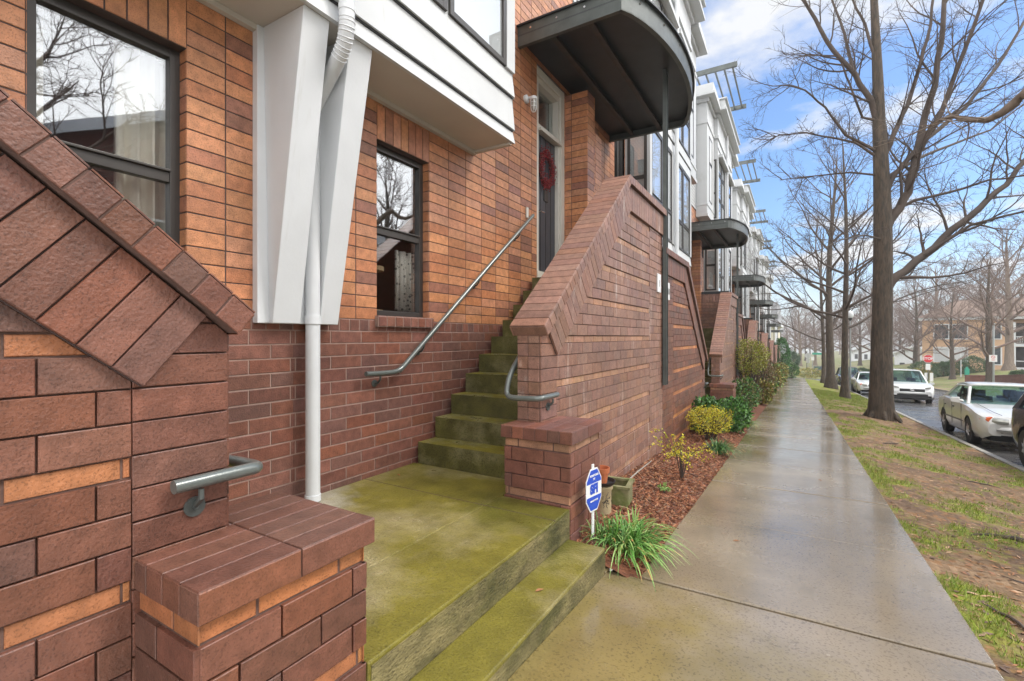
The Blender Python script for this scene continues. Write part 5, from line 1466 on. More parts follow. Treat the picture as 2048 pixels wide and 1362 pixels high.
# stop sign seen from behind at the far corner
x, y = D(1616, d=78); g_ = base(y) - .1
t = thing('stop_sign', 'grey back of an octagonal sign on the far corner of the cross street', 'stop sign', (x, y, g_), face_cam(x, y))
mb = MB(); mb.box(-.04, .04, -.02, .02, -.3, 3.6); mb.build('post', M['galv'], t)
mb = MB(); ngon(mb, 8, .46, .021, .035, 3.2, R(22.5)); mb.build('plate', M['signback'], t)
mb = MB(); mb.box(-.25, .25, .022, .034, 2.05, 2.74); mb.build('plaque', M['signback'], t)
x, y = D(1637, d=86)
t = thing('street_name_sign', 'green street name sign on a post beyond the cross street', 'street sign', (x, y, base(y) - .2), face_cam(x, y))
mb = MB(); mb.box(-1.0, -.94, -.03, .03, -.3, 3.9); mb.build('post', M['galv'], t)
mb = MB(); mb.box(-.95, 1.0, -.03, .03, 3.45, 3.82); mb.build('plate', M['signgreen'], t)
x, y = D(1625.5, d=84)
t = thing('road_sign', 'small white sign between the grey sign back and the green street sign', 'road sign', (x, y, base(y) - .2), face_cam(x, y))
mb = MB(); mb.box(-.03, .03, -.02, .02, -.3, 3.2); mb.build('post', M['galv'], t); mb = MB(); mb.box(-.22, .22, -.04, -.021, 2.5, 3.15); mb.build('plate', M['signwhite'], t)
x, y = D(1684, d=75)
x, y = D(1987, d=40); g_ = GH(x, y)
t = thing('parking_sign', 'small white no parking sign with red ring on a grey pole', 'road sign', (x, y, g_), face_cam(x, y))
mb = MB(); mb.tube([(0.0, 0, -.3), (0, 0, 5.2)], .07, 10); mb.build('pole', M['galv'], t)
zz = 1.41 - (717 - 673) / 950 * 40 - g_
mb = MB(); mb.box(-.26, .22, -.09, -.075, zz - .28, zz + .30); mb.build('plate', M['signwhite'], t)
mb = MB(); mb.tube([(-.02 + .11 * math.cos(a_ * math.pi / 8), -.097, zz + .12 + .11 * math.sin(a_ * math.pi / 8)) for a_ in range(17)], .016, 5, cap=False); mb.tube([(-.09, -.097, zz + .20), (.05, -.097, zz + .04)], .014, 5)
mb.build('ring', M['signred'], t)
mb = MB(); mb.tube([(-.13, -.097, zz - .12), (.10, -.097, zz - .12)], .02, 5); mb.build('arrow', M['signred'], t)
# globe street lamps
def lamp(label, x, y, z, h):
    t = thing('street_lamp', label, 'street lamp', (x, y, z), 0, 'white globe street lamps')
    mb = MB(); mb.lathe([(.16, 0), (.16, .25), (.10, .45), (.075, .6), (.055, 1.2), (.045, h - .45), (.05, h - .4)], (0, 0, -.1), 'z', 12); mb.build('pole', M['galv'] if 'nearest' in label else M['black'], t, smooth=True)
    mb = MB(); mb.lathe([(.05, 0), (.13, .12), (.14, .17), (.12, .2)], (0, 0, h - .52), 'z', 12); mb.build('collar', M['black'], t, smooth=True)
    mb = MB(); mb.lathe([(.11, 0), (.19, .12), (.21, .28), (.17, .42), (.08, .50), (.05, .52), (.02, .58)], (0, 0, h - .33), 'z', 16); mb.build('globe', M['white'], t, smooth='all')
x, y = D(1700.5, d=34); gz_ = vh(min(x, 3.2), y)
lamp('white globe street lamp nearest the camera, half behind the slender tree', x, y, gz_, 1.41 + (673 - 627) / 950 * 34 - gz_)
x, y = D(1613.5, d=105); lamp('white globe street lamp far down the street above the sign back', x, y, base(y) - .3, 1.41 - 27 / 950 * 105 - base(y) + .3)
x, y = D(1603, d=130); lamp('second far white globe street lamp at the vanishing end of the pavement', x, y, base(y) - .3, 4.3)
x, y = D(1983, d=52); lamp('white globe street lamp in front of the white porches', x, y, GH(x, y) - .1, 1.41 + 15 / 950 * 52 - GH(x, y) + .1)
# hydrant
x, y = D(1927, d=48); g_ = 1.41 - (783 - 673) / 950 * 48
t = thing('fire_hydrant', 'yellow fire hydrant at the grass corner across the street', 'hydrant', (x, y, g_))
mb = MB(); mb.lathe([(.18, -.5), (.18, .08), (.12, .1), (.12, .55), (.17, .57), (.17, .62), (.13, .72), (.05, .82), (.03, .9)], (0, 0, 0), 'z', 14); mb.build('body', M['yellow'], t, smooth=True)
mb = MB(); mb.lathe([(.07, -.26), (.07, .26)], (0, 0, .42), 'x', 10); mb.build('outlet', M['yellow'], t, smooth=True)
x, y = D(1922, d=60)
t = thing('marker_post', 'thin pale utility marker post on the lawn by the green bushes', 'post', (x, y, GH(x, y)))
mb = MB(); mb.box(-.04, .04, -.03, .03, -.3, 2.9); mb.build('post', M['white'], t)
mb = MB(); mb.box(.35, .75, -.2, .2, -.3, 1.1); mb.box(.45, .65, -.1, .1, 1.1, 1.3); mb.build('bin', M['signgreen'], t)
# ---- traffic light far
x, y = D(1650, d=62)
# things by the near flower bed
t = thing('yard_sign', 'blue and white octagonal security sign on a white stake beside the brick pier', 'yard sign', (-1.27, 3.27, base(3.3)), -R(10))
mb = MB(); mb.box(-.004, .004, -.014, .014, .0, .635); st = mb.build('stake', M['signwhite'], t)
def sgn(k):
    hw_, hh_ = .105 * k, .155 * k
    return [(-hw_ * .45, -hh_ + 0.0), (hw_ * .45, -hh_), (hw_, -hh_ * .48), (hw_, hh_ * .48), (hw_ * .45, hh_), (-hw_ * .45, hh_), (-hw_, hh_ * .48), (-hw_, -hh_ * .48)]
zc_ = .452
mb = MB(); mb.prism([(a, b) for a, b in sgn(1)], (0, 0, zc_), (0, 1, 0), (0, 0, 1), (1, 0, 0), .006, .010); mb.build('plate', M['signwhite'], t)
mb = MB()
full = sgn(.93)
for lo, hi in ((-.2, -.046), (.050, .2)):
    q = clip(full, [(-.3, lo), (.3, lo), (.3, hi), (-.3, hi)])
    mb.prism(q, (0, 0, zc_), (0, 1, 0), (0, 0, 1), (1, 0, 0), .0102, .0115)
mb.build('blue_field', M['blue'], t)
Mx = Matrix.Translation((.0125, 0, zc_ + .0)) @ Matrix.Rotation(R(90), 4, 'Z') @ Matrix.Rotation(R(90), 4, 'X')
text_mesh('SFI', .088, 'lettering', M['blue'], t, Mx @ Matrix.Translation((0, .005, 0)), .0006, .006)
for txt, zz, sz in (('MONITORED', .105, .020), ('BY', .078, .020), ('SECURITY BY SFI', -.078, .014)):
    if txt.startswith('704'): continue
    text_mesh(txt, sz, 'lettering', M['signwhite'], t, Mx @ Matrix.Translation((0, zz, 0)), .0004, .001)
# terracotta pot, cream ceramic pedestal, wooden planter
gz_ = base(3.9) - .01
M['creampot'] = mat('cream_pot', (.42, .34, .20), .5, noise_amt=.2, noise_scale=15)
t = thing('ceramic_planter', 'cream cylinder planter with black squiggles next to the blue sign', 'planter', (-1.44, 3.93, gz_))
mb = MB(); mb.lathe([(.085, 0), (.09, .02), (.078, .06), (.078, .28), (.092, .30), (.092, .325), (.078, .33), (.074, .28)], (0, 0, 0), 'z', 24); mb.build('body', M['creampot'], t, smooth=True)
mb = MB(); r = random.Random(2)
for i in range(26):
    a = r.uniform(-2.6, 1.2); z = r.uniform(.15, .26); pts = []
    for k in range(5): pts.append((.0785 * math.cos(a), .0785 * math.sin(a), z)); a += r.uniform(-.12, .2); z += r.uniform(-.02, .02)
    mb.tube(pts, .0022, 4)
mb.build('squiggle', M['black'], t)
ts = thing('plant_saucer', 'black plastic saucer resting on the cream cylinder planter', 'saucer', (-1.44, 3.93, gz_ + .331))
mb = MB(); mb.lathe([(.07, 0), (.10, .006), (.115, .035), (.108, .036), (.095, .012), (.0, .010)], (0, 0, 0), 'z', 24); mb.build('dish', M['black'], ts, smooth=True)
tp = thing('flower_pot', 'empty terracotta flower pot on the black saucer', 'flower pot', (-1.45, 3.93, gz_ + .344))
M['terracotta'] = mat('terracotta', (.50, .15, .06), .75, noise_amt=.12, noise_scale=12)
mb = MB(); mb.lathe([(.05, 0), (.062, .09), (.072, .09), (.075, .13), (.067, .13), (.056, .09), (.045, .01)], (0, 0, 0), 'z', 24); mb.build('body', M['terracotta'], tp, smooth=True)
M['oldwood'] = mat('mossy_wood', (.22, .20, .10), .85, noise_amt=.35, noise_scale=9, col2=(.12, .14, .04), mixscale=8, bump=.003, bump_scale=40)
t = thing('wooden_planter', 'small mossy square wooden planter against the brick wall', 'planter', (-1.44, 4.28, base(4.28) + .06), R(8))
mb = MB()
for s_ in (1, -1):
    mb.box(-.13, .13, s_ * .13 - .008, s_ * .13 + .008, 0, .19); mb.box(s_ * .13 - .008, s_ * .13 + .008, -.121, .121, 0, .19)
mb.build('side', M['oldwood'], t)
mb = MB()
for s_ in (1, -1):
    mb.box(-.155, .155, s_ * .13 - .02, s_ * .13 + .02, .19, .212); mb.box(s_ * .13 - .02, s_ * .13 + .02, -.109, .109, .19, .2118)
mb.build('rim', M['oldwood'], t)
mb = MB(); mb.box(-.12, .12, -.12, .12, 0, .14); mb.build('soil', M['mulch'], t)
mb = MB(); mb.tube([(-.0, -.0, .0), (.12, .35, .13), (.2, .6, .2)], [.008, .007, .004], 6)
tag(mb.build('stick', M['kerb'], origin=None), 'pale bare stick leaning out of the mossy wooden planter', 'stick').location = (-1.5, 4.42, base(4.4) + .12)
M['cloth_hose'] = mat('hose', (.30, .20, .11), .6)
t = thing('garden_hose', 'short coil of tan hose at the foot of the cream planter', 'hose', (-1.30, 3.98, gz_ - .02))
mb = MB(); mb.tube([((.10 + .01 * math.sin(k)) * math.cos(k * .5), (.09) * math.sin(k * .5), .02 + .004 * k) for k in range(30)], .008, 6); mb.build('coil', M['cloth_hose'], t)
# wreath on door
t = thing('wreath', 'red berry wreath hanging on the dark door', 'wreath', (-3.205, 6.33, 3.90)); r = random.Random(6)
mb = MB(); mb.tube([(0, .185 * math.cos(a * math.pi / 12), .225 * math.sin(a * math.pi / 12)) for a in range(25)], .02, 6, cap=False); mb.build('ring', M['twig'], t)
mb = MB()
M['berry'] = mat('berry', attr='Col', rough=.3)
for i in range(1000):
    a = r.uniform(0, 6.28); q = 1 + r.gauss(0, .20); 
    p = (r.uniform(.0, .06),   .19 * q * math.cos(a), .235 * q * math.sin(a)); rad = r.uniform(.007, .012)
    mb.add([(p[0] + rad * dx, p[1] + rad * dy, p[2] + rad * dz) for dx, dy, dz in ((1, 0, 0), (-1, 0, 0), (0, 1, 0), (0, -1, 0), (0, 0, 1), (0, 0, -1))],
           [(0, 2, 4), (2, 1, 4), (1, 3, 4), (3, 0, 4), (2, 0, 5), (1, 2, 5), (3, 1, 5), (0, 3, 5)], col=jit(r.choice([(.24, .012, .018), (.17, .01, .016), (.34, .04, .04)]), .2))
tag(mb.build('berries', M['berry'], t, smooth='all'), kind='stuff')
# house number plaques
for (y0, y1, z0, lab, num) in ((6.80, 6.97, 2.05, 'white house number plaque left of the first canopy post', '1'), (7.36, 7.53, 1.98, 'white house number plaque right of the first canopy post', '10')):
    t = thing('number_plaque', lab, 'house number', (-1.688, (y0 + y1) / 2, z0 + .12))
    mb = MB(); mb.box(0, .02, (y0 - y1) / 2, (y1 - y0) / 2, -.13, .13); mb.build('plate', M['signwhite'], t, bevel=.003)
    Mz = Matrix.Translation((.022, 0, -.01)) @ Matrix.Rotation(R(90), 4, 'Z') @ Matrix.Rotation(R(90), 4, 'X')
    text_mesh(num, .13, 'lettering', M['black'], t, Mz, .0006, .002)
# mail slot / switch on wall near the top of the handrail
t = thing('doorbell', 'small pale doorbell box on the orange brick beside the dark door', 'doorbell', (-3.12, 5.6, 3.08))
mb = MB(); mb.box(0, .02, -.025, .025, -.07, .07); mb.build('box', M['trim'], t, bevel=.003)
# curtains and things in the low windows
def curtain(y0, y1, z0, z1, x, label, m_, folds):
    mb = MB(); n = 40; vs = []
    for i in range(n + 1):
        t_ = i / n; yy = y0 + (y1 - y0) * t_; xx = x + .025 * math.sin(t_ * folds * 6.28) + .008 * math.sin(t_ * folds * 15)
        vs += [(xx, yy, z0), (xx, yy, z1)]
    mb.add(vs, [(2 * i, 2 * i + 2, 2 * i + 3, 2 * i + 1) for i in range(n)])
    o = mb.build('curtain', m_, smooth='all', origin=(x, (y0 + y1) / 2, z0)); md_ = o.modifiers.new('thickness', 'SOLIDIFY'); md_.thickness = .003
    tag(o, label, 'curtain')
curtain(1.16, 1.50, 1.7, 3.1, -3.34, 'cream curtain hanging at the right side of the nearest window', M['curtain'], 4)
curtain(.62, .86, 1.7, 3.1, -3.34, 'cream curtain at the left side of the nearest window', M['curtain'], 3)
m_ = mat('patterned_cloth', (.40, .37, .32), .9)
nt_ = m_.node_tree; vo = nt_.nodes.new('ShaderNodeTexVoronoi'); vo.inputs['Scale'].default_value = 24; cr_ = nt_.nodes.new('ShaderNodeMapRange'); cr_.inputs[1].default_value = .26; cr_.inputs[2].default_value = .34
mxx = nt_.nodes.new('ShaderNodeMixRGB'); mxx.inputs[1].default_value = (.10, .10, .095, 1); mxx.inputs[2].default_value = (.48, .45, .40, 1)
co_ = nt_.nodes.new('ShaderNodeTexCoord'); nt_.links.new(co_.outputs['Object'], vo.inputs['Vector'])
nt_.links.new(vo.outputs['Distance'], cr_.inputs[0]); nt_.links.new(cr_.outputs[0], mxx.inputs[0]); nt_.links.new(mxx.outputs[0], nt_.nodes['Principled BSDF'].inputs['Base Color'])
curtain(3.34, 3.60, 1.66, 2.24, -3.31, 'dark dotted grey cloth hanging behind the second low window', m_, 3)
M['cloth_tan'] = mat('tan_carpet', (.42, .30, .17), .95, noise_amt=.15, noise_scale=20)
t = thing('cat_tree', 'tan carpeted cat tree standing behind the second low window', 'cat tree', (-3.42, 3.08, 1.4))
mb = MB(); mb.tube([(0, -.02, -1), (0, -.02, .95)], .035, 10); mb.build('column', M['cloth_tan'], t)
for zz, rr2 in ((.22, .14), (.62, .15), (.95, .12)):
    mb = MB(); mb.lathe([(rr2, 0), (rr2, .04)], (0, .02, zz), 'z', 18); mb.build('platform', M['cloth_tan'], t)

# fallen leaves on the landing and steps
r = random.Random(12)
for (x, y, z, lab) in ((-2.95, 3.02, ZL, 'dead brown leaf in the back corner of the landing by the bottom step'), (-2.2, 3.52, ZL + .2, 'orange leaf on the tread of the bottom stair'), (-2.1, 1.6, ZL, 'small dead leaf in the middle of the mossy landing'),
                       (-1.2, 2.3, .022, 'small dead leaf on the lower step'), (-.4, 4.1, base(4.1), 'dark wet leaf alone on the pavement'), (.25, 6.9, base(6.9), 'tiny dark leaf farther along the pavement')):
    mb = MB(); a = r.uniform(0, 6)
    u = Vector((math.cos(a), math.sin(a), .1)) * .028; v = Vector((-math.sin(a), math.cos(a), .15)) * .012
    n_ = [Vector((0, 0, .004)) - u, Vector((0, 0, .008)) - u * .2 + v, Vector((0, 0, .004)) + u, Vector((0, 0, .010)) - u * .2 - v]
    mb.add([tuple(p) for p in n_], [(0, 1, 2), (0, 2, 3)], col=(.30, .13, .05))
    o = mb.build('fallen_leaf', M['chip']); o.location = (x, y, z + .001); tag(o, lab, 'leaf')
# ============================================================= cars
def car(name, label, paint, L_, W2, H, kind, loc, rz, group=None, dirt=None):
    """local: +x to the front, y across, z up. W2 half width"""
    t = thing(name, label, 'car', loc, rz, group)
    if kind == 'sedan':
        top = [(-L_/2, .62), (-L_/2+.10, .86), (-L_/2+.45, 1.0), (-1.32, 1.04), (-.5, 1.00), (.75, .955), (1.05, .94), (1.6, .88), (2.05, .80), (L_/2-.08, .735), (L_/2, .60)]
        g = dict(ws0=.98, ws1=.28, r1=-.92, r0=-1.58, h=H); wb = 1.34; wr = .32; sill = .24
    else:
        top = [(-L_/2, .75), (-L_/2+.08, 1.0), (-L_/2+.3, 1.08), (-1.2, 1.10), (-.3, 1.08), (.80, 1.07), (1.1, 1.06), (1.6, 1.0), (2.0, .93), (L_/2-.12, .82), (L_/2, .62)]
        g = dict(ws0=1.12, ws1=.45, r1=-1.75, r0=-2.1, h=H); wb = 1.36; wr = .36; sill = .32
    def interp(tb, x):
        if x <= tb[0][0]: return tb[0][1]
        for (a, b), (c_, d_) in zip(tb[:-1], tb[1:]):
            if x <= c_: return b + (d_ - b) * (x - a) / (c_ - a)
        return tb[-1][1]
    def plan(x):
        e = abs(x) / (L_ / 2); return W2 * (1 - .17 * max(0, (e - .78) / .22) ** 2.6)
    fx, rxw = wb, -wb + .02
    xs = sorted(set([round(-L_/2 + L_ * i / 60, 4) for i in range(61)]))
    mb = MB(); rows = []
    ra = wr + .06
    for x in xs:
        zt = interp(top, x); w_ = plan(x); e = abs(x) / (L_ / 2)
        zb = sill + .10 * max(0, (e - .9) / .1)
        for cx in (fx, rxw):
            dx = abs(x - cx)
            if dx < ra: zb = max(zb, wr + math.sqrt(ra * ra - dx * dx) * .98)
        if zb > zt - .08: zb = zt - .08
        mid = min(zb + (zt - zb) * .58, zt - .05)
        ring = [(w_ - .06 * (zb < .4), zb), (w_, zb + (mid - zb) * .4), (w_ + .012, mid), (w_ - .004, zt - .075), (w_ - .022, zt - .02), (w_ - .09, zt + .004), (w_ * .55, zt + .025), (0, zt + .035)]
        rows.append([(x, y, z) for y, z in ring])
    n = len(xs); k = 8
    for s_ in (1, -1):
        vs = [(p[0], p[1] * s_, p[2]) for r_ in rows for p in r_]
        fs = []
        for i in range(n - 1):
            for j in range(k - 1):
                f = (i * k + j, (i + 1) * k + j, (i + 1) * k + j + 1, i * k + j + 1)
                fs.append(f if s_ < 0 else f[::-1])
        mb.add(vs, fs)
        # ends
        mb.add([(p[0], p[1] * s_, p[2]) for p in rows[-1]] + [(rows[-1][0][0], 0, rows[-1][0][2])], [tuple(range(9))])
        mb.add([(p[0], p[1] * s_, p[2]) for p in rows[0]] + [(rows[0][0][0], 0, rows[0][0][2])], [tuple(range(9))])
    body = mb.build('body', paint, t, smooth=True)
    # underbody
    mb = MB(); mb.box(-L_/2+.25, L_/2-.25, -W2 + .22, W2 - .22, .2, .62); mb.box(-L_/2+.3, L_/2-.3, -W2+.05, W2-.05, .235, .26); mb.build('underbody', M['black'], t)
    # greenhouse glass
    zb_ = lambda x: interp(top, x) - .01
    yb = W2 - .10; yt = W2 * .70; zr = g['h'] - .05
    A = [(g['ws0'], yb - .05, zb_(g['ws0'])), (g['ws1'], yt, zr), (g['r1'], yt, zr), (g['r0'], yb - .06, zb_(g['r0']))]
    def lerp(a, b, q): return tuple(a[i] + (b[i] - a[i]) * q for i in range(3))
    fr = []; nn_ = 8
    mbg = MB(); vs = []
    for i in range(nn_ + 1):
        q = 1 - 2 * i / nn_; bow = .10 * (1 - q * q)
        vs.append((A[0][0] + bow, A[0][1] * q, A[0][2] + .02 * (1 - q * q))); vs.append((A[1][0] + bow * .6, A[1][1] * q, A[1][2] + .02 * (1 - q * q)))
    mbg.add(vs, [(2 * i, 2 * i + 2, 2 * i + 3, 2 * i + 1) for i in range(nn_)]); mbg.build('windscreen', M['car_glass'], t, smooth='all')
    mbg = MB(); vs = []
    for i in range(nn_ + 1):
        q = 1 - 2 * i / nn_; bow = -.08 * (1 - q * q)
        vs.append((A[3][0] + bow, A[3][1] * q, A[3][2])); vs.append((A[2][0] + bow * .6, A[2][1] * q, A[2][2] + .02 * (1 - q * q)))
    mbg.add(vs, [(2 * i, 2 * i + 1, 2 * i + 3, 2 * i + 2) for i in range(nn_)]); mbg.build('rear_window', M['car_glass'], t, smooth='all')
    for s_ in (1, -1):
        S = [(x, y * s_, z) for x, y, z in A]
        mbg = MB(); mid0 = (-.18, (yb) * s_, zb_(-.18)); mid1 = (-.25, (yt + .02) * s_, zr + .005)
        b0 = (S[0][0] - .05, yb * s_, S[0][2]); b3 = (S[3][0] + .05, yb * s_, S[3][2])
        mbg.add([b0, mid0, mid1, S[1], b3, S[2]], [(0, 1, 2, 3), (1, 4, 5, 2)]); mbg.build('side_window', M['car_glass'], t)
        mb = MB()
        mb.tube([lerp(b0, S[1], 0), lerp(b0, S[1], .5), S[1]], [.04, .032, .035], 6); mb.tube([b3, lerp(b3, S[2], .5), S[2]], [.07, .05, .045], 6)
        mb.tube([S[1], mid1, S[2]], .03, 6); mb.build('pillar', paint, t, smooth=True)
        mb = MB(); mb.tube([mid0, mid1], .028, 6); mb.tube([b0, mid0, b3], .012, 5); mb.build('window_trim', M['black'], t)
    # roof
    mb = MB(); vs = []; nx_, ny_ = 8, 8
    for i in range(nx_ + 1):
        q = i / nx_; x = g['ws1'] + .04 + (g['r1'] - .04 - g['ws1'] - .04) * q; arch = .055 * math.sin(math.pi * min(1, max(0, q)))
        for j in range(ny_ + 1):
            y_ = (1 - 2 * j / ny_); bow = (.06 * (1 - y_ * y_) if i == 0 else 0)
            vs.append((x + bow, y_ * (yt + .015), zr + arch + .03 * (1 - y_ ** 4)))
    m_ = ny_ + 1
    mb.add(vs, [(i * m_ + j, i * m_ + j + 1, (i + 1) * m_ + j + 1, (i + 1) * m_ + j) for i in range(nx_) for j in range(ny_)])
    o = mb.build('roof', paint, t, smooth='all'); so = o.modifiers.new('thickness', 'SOLIDIFY'); so.thickness = .03; so.offset = -1
    # interior
    mb = MB(); mb.box(-1.5, .9, -W2 + .2, W2 - .2, .5, .85)
    for x in (.0, -.95):
        for y in (-.4, .4): mb.box(x - .1, x + .06, y - .24, y + .24, .8, 1.12); mb.box(x - .08, x + .02, y - .12, y + .12, 1.12, 1.28)
    mb.box(.72, 1.0, -W2 + .25, W2 - .25, .8, .93)
    mb.build('seats', M['interior'], t)
    # wheels
    for cx in (fx, rxw):
        for s_ in (1, -1):
            mb = MB(); y0 = (W2 - .20) * s_; y1 = (W2 - .005) * s_
            a, b = (y0, y1) if s_ > 0 else (y1, y0)
            mb.lathe([(wr * .62, a), (wr * .96, a), (wr, a + .03), (wr, b - .03), (wr * .95, b), (wr * .66, b), (wr * .64, b - .02)], (cx, 0, wr), 'y', 28)
            wh = mb.build('wheel', M['tyre'], t, smooth=True)
            mb = MB(); yo = (W2 - .02) * s_
            for q in range(7):
                an = q * 2 * math.pi / 7
                c_, s2 = math.cos(an), math.sin(an)
                p0 = (cx + .04 * c_, yo, wr + .04 * s2); p1 = (cx + wr * .63 * c_, yo - .02 * s_, wr + wr * .63 * s2)
                mb.tube([p0, p1], [.045, .032], 5)
            mb.tube([(cx + wr * .63 * math.cos(q * math.pi / 12), yo - .01 * s_, wr + wr * .63 * math.sin(q * math.pi / 12)) for q in range(25)], .02, 6, cap=False)
            mb.lathe([(.06, -.02), (.06, .02)], (cx, yo, wr), 'y', 12)
            mb.build('rim', M['rim'], wh, smooth=True)
            mb = MB(); yb2 = (W2 - .09) * s_; mb.lathe([(wr * .6, -.01), (wr * .6, .01)], (cx, yb2, wr), 'y', 20); mb.build('hub', M['black'], wh)
    # lights, bumper details
    for s_ in (1, -1):
        w_ = plan(L_/2 - .1)
        if kind == 'sedan':
            mb = MB(); zl = .655
            mb.tube([(L_/2 + .0, .42 * s_, zl), (L_/2 - .02, .58 * s_, zl + .01), (L_/2 - .07, (w_ - .16) * s_, zl + .015)], [.062, .075, .07], 8)
            mb.build('headlight', M['lamp_clear'], t, smooth=True)
            mb = MB(); mb.tube([(L_/2 - .06, (w_ - .12) * s_, zl + .015), (L_/2 - .24, (w_ - .02) * s_, zl + .02)], [.078, .075], 8); mb.build('indicator', M['lamp_amber'], t, smooth=True)
        else:
            mb = MB(); zl = .84
            mb.tube([(L_/2 - .02, .52 * s_, zl - .03), (L_/2 - .10, (w_ - .12) * s_, zl + .01), (L_/2 - .28, (w_ + .01) * s_, zl + .05)], [.03, .045, .03], 8); mb.build('headlight', M['lamp_clear'], t, smooth=True)
            mb = MB(); mb.tube([(L_/2 - .04, (w_ - .16) * s_, .56), (L_/2 - .10, (w_ - .05) * s_, .66)], [.05, .04], 8); mb.build('fog_lamp', M['black'], t, smooth=True)
        mb = MB(); mb.tube([(-L_/2 + .0, (plan(-L_/2) - .28) * s_, .84), (-L_/2 + .10, (plan(-L_/2 + .1) - .03) * s_, .86)], [.07, .08], 8); mb.build('tail_light', M['lamp_red'], t, smooth=True)
        mb = MB(); mb.tube([(.84, (W2 - .03) * s_, 1.0), (.82, (W2 + .06) * s_, 1.02)], [.03, .04], 6)
        mb.add([(.86, (W2 + .04) * s_, .95), (.86, (W2 + .22) * s_, .97), (.86, (W2 + .22) * s_, 1.08), (.86, (W2 + .04) * s_, 1.10), (.74, (W2 + .04) * s_, .95), (.74, (W2 + .20) * s_, .97), (.74, (W2 + .20) * s_, 1.08), (.74, (W2 + .04) * s_, 1.10)],
               [(0, 1, 2, 3), (7, 6, 5, 4), (0, 4, 5, 1), (1, 5, 6, 2), (2, 6, 7, 3), (3, 7, 4, 0)])
        mb.build('mirror', paint, t, smooth=True, bevel=.02)
        mb = MB()
        for xx in (.78, -.22, -1.18): mb.box(xx - .004, xx + .004, (W2 + .004) * s_ , (W2 + .0135) * s_, .35, .93)
        mb.box(-1.0, .92, (W2 + .002) * s_, (W2 + .022) * s_, .50, .53)
        for xx in (-.02, -.98): mb.box(xx - .08, xx + .04, (W2 + .0) * s_, (W2 + .03) * s_, .80, .83)
        mb.build('door_trim', M['seam'], t)
    # bumper bulging below the lamps
    mb = MB(); rr3 = []
    bz = .47 if kind == 'sedan' else .55
    for q in range(17):
        y_ = -1 + q / 8; rr3.append((L_/2 + .0 - .34 * abs(y_) ** 4, y_ * (W2 - .06), bz))
    mb.tube(rr3, .085 if kind == 'sedan' else .07, 8); mb.build('bumper', paint, t, smooth='all')
    mb = MB()
    if kind == 'sedan':
        mb.box(L_/2 - .05, L_/2 + .006, -.36, .36, .60, .67); mb.box(L_/2 - .1, L_/2 + .004, -.55, .55, .33, .36); mb.box(L_/2 - .1, L_/2 + .004, -.55, .55, .40, .43)
    else:
        mb.box(L_/2 - .06, L_/2 + .012, -.50, .50, .60, .76); mb.box(L_/2 - .1, L_/2 + .01, -.62, .62, .34, .50); 
        mb.box(L_/2 - .22, L_/2 - .0, -.86, .86, .26, .335)
    mb.build('grille', M['black'], t, bevel=.012)
    mb = MB()
    if kind == 'sedan':
        mb.box(L_/2 - .1, L_/2 + .106, -.62, .62, .468, .474)
        for s_ in (1, -1): mb.tube([(1.02, .70 * s_, .995), (1.6, .66 * s_, .925), (2.1, .60 * s_, .845), (L_/2 - .10, .50 * s_, .79)], .006, 4)
    
    mb.build('panel_seam', M['seam'], t)
    mb = MB(); mb.tube([(L_/2 + .02, .09 * math.cos(a), (.70 if kind != 'sedan' else .635) + .04 * math.sin(a)) for a in [q * math.pi / 8 for q in range(17)]], .012, 5, cap=False); mb.tube([(L_/2 + .02, -.06, (.70 if kind != 'sedan' else .635)), (L_/2 + .02, .06, (.70 if kind != 'sedan' else .635))], .01, 5)
    mb.build('badge', M['chrome'], t)
    return t
M['lamp_red'] = mat('tail_lens', (.40, .02, .03), .2)
M['seam'] = mat('seam', (.10, .10, .10), .5)
M['paint_white'] = mat('paint_white', (.66, .67, .67), .25, coat=.8, noise_amt=.03)
M['paint_silver'] = mat('paint_offwhite', (.60, .595, .57), .28, coat=.7, noise_amt=.05)
M['paint_dark'] = mat('paint_dark', (.05, .05, .07), .22, coat=.9)
M['paint_blue'] = mat('paint_blue', (.06, .09, .16), .3, coat=.6)
def rz_(y): return base(y) - .385
GC_ = 'cars parked along the kerb'
def slope_car(t, y): t.rotation_euler = (0, math.atan(.053) * 1, -R(90) + t.get('yaw_', 0)); 
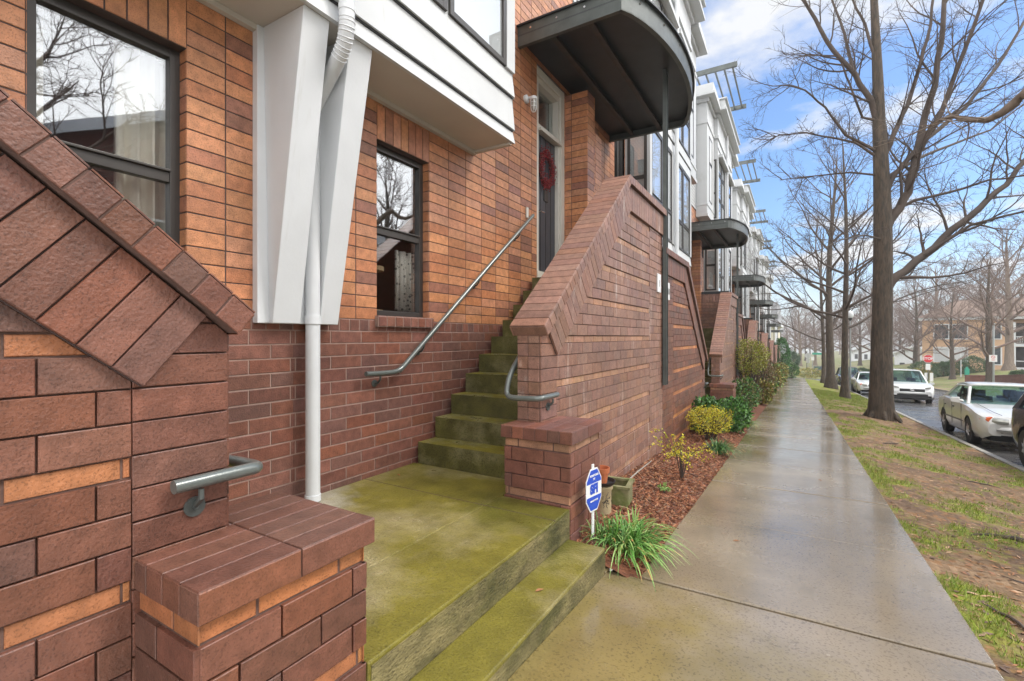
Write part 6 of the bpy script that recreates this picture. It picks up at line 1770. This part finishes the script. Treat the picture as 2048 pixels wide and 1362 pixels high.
def put(name, label, paint, L_, W2, H, kind, x, y, yaw=0, group=GC_):
    t = car(name, label, paint, L_, W2, H, kind, (x, y, rz_(y)), 0, group)
    # front points to -Y (towards the camera); the street climbs towards the camera
    t.rotation_euler = Matrix.Rotation(-math.atan(.053), 3, 'X').to_4x4().to_3x3().to_4x4().to_euler() if False else (Matrix.Rotation(-math.atan(.053), 4, 'X') @ Matrix.Rotation(-R(90) + yaw, 4, 'Z')).to_euler()
    return t
put('sedan', 'off white old sedan parked at the kerb, facing the camera', M['paint_silver'], 4.75, .89, 1.42, 'sedan', 4.52, 16.9, R(-2))
put('suv', 'dark grey car cut off by the right edge of the picture', M['paint_dark'], 4.6, .93, 1.65, 'suv', 4.55, 11.0)
put('suv', 'white suv driving up the middle of the street towards the camera', M['paint_white'], 4.6, .92, 1.70, 'suv', 5.1, 33.6, 0, None)
put('sedan', 'white sedan parked behind the large tree trunk', M['paint_white'], 4.7, .90, 1.44, 'sedan', 4.35, 40.3)
put('suv', 'black suv parked far down the kerb behind the slender tree', M['paint_dark'], 4.7, .94, 1.75, 'suv', 4.45, 57.5)
put('pickup', 'blue grey vehicle far down the street near the signs', M['paint_blue'], 5.0, .95, 1.85, 'suv', 4.2, 92)
put('sedan', 'small dark car beyond the blue grey vehicle', M['paint_dark'], 4.5, .9, 1.45, 'sedan', 3.5, 104)
put('sedan', 'white car parked far away between the tree trunks', M['paint_white'], 4.5, .9, 1.5, 'sedan', 6.5, 80)
# ---- air: distant things fade a little
hm = bpy.data.materials.new('haze'); hm.use_nodes = True
ht = hm.node_tree; ht.nodes.remove(ht.nodes['Principled BSDF']); pv = ht.nodes.new('ShaderNodeVolumePrincipled')
pv.inputs['Color'].default_value = (.93, .93, .95, 1); pv.inputs['Density'].default_value = .0009; pv.inputs['Anisotropy'].default_value = .2
ht.links.new(pv.outputs[0], ht.nodes['Material Output'].inputs['Volume'])
mb = MB(); mb.box(-130, 230, -35, 410, -16, 26)
hz_o = mb.build('haze', hm); tag(hz_o, 'thin pale rainy air over the street', 'haze', kind='stuff')
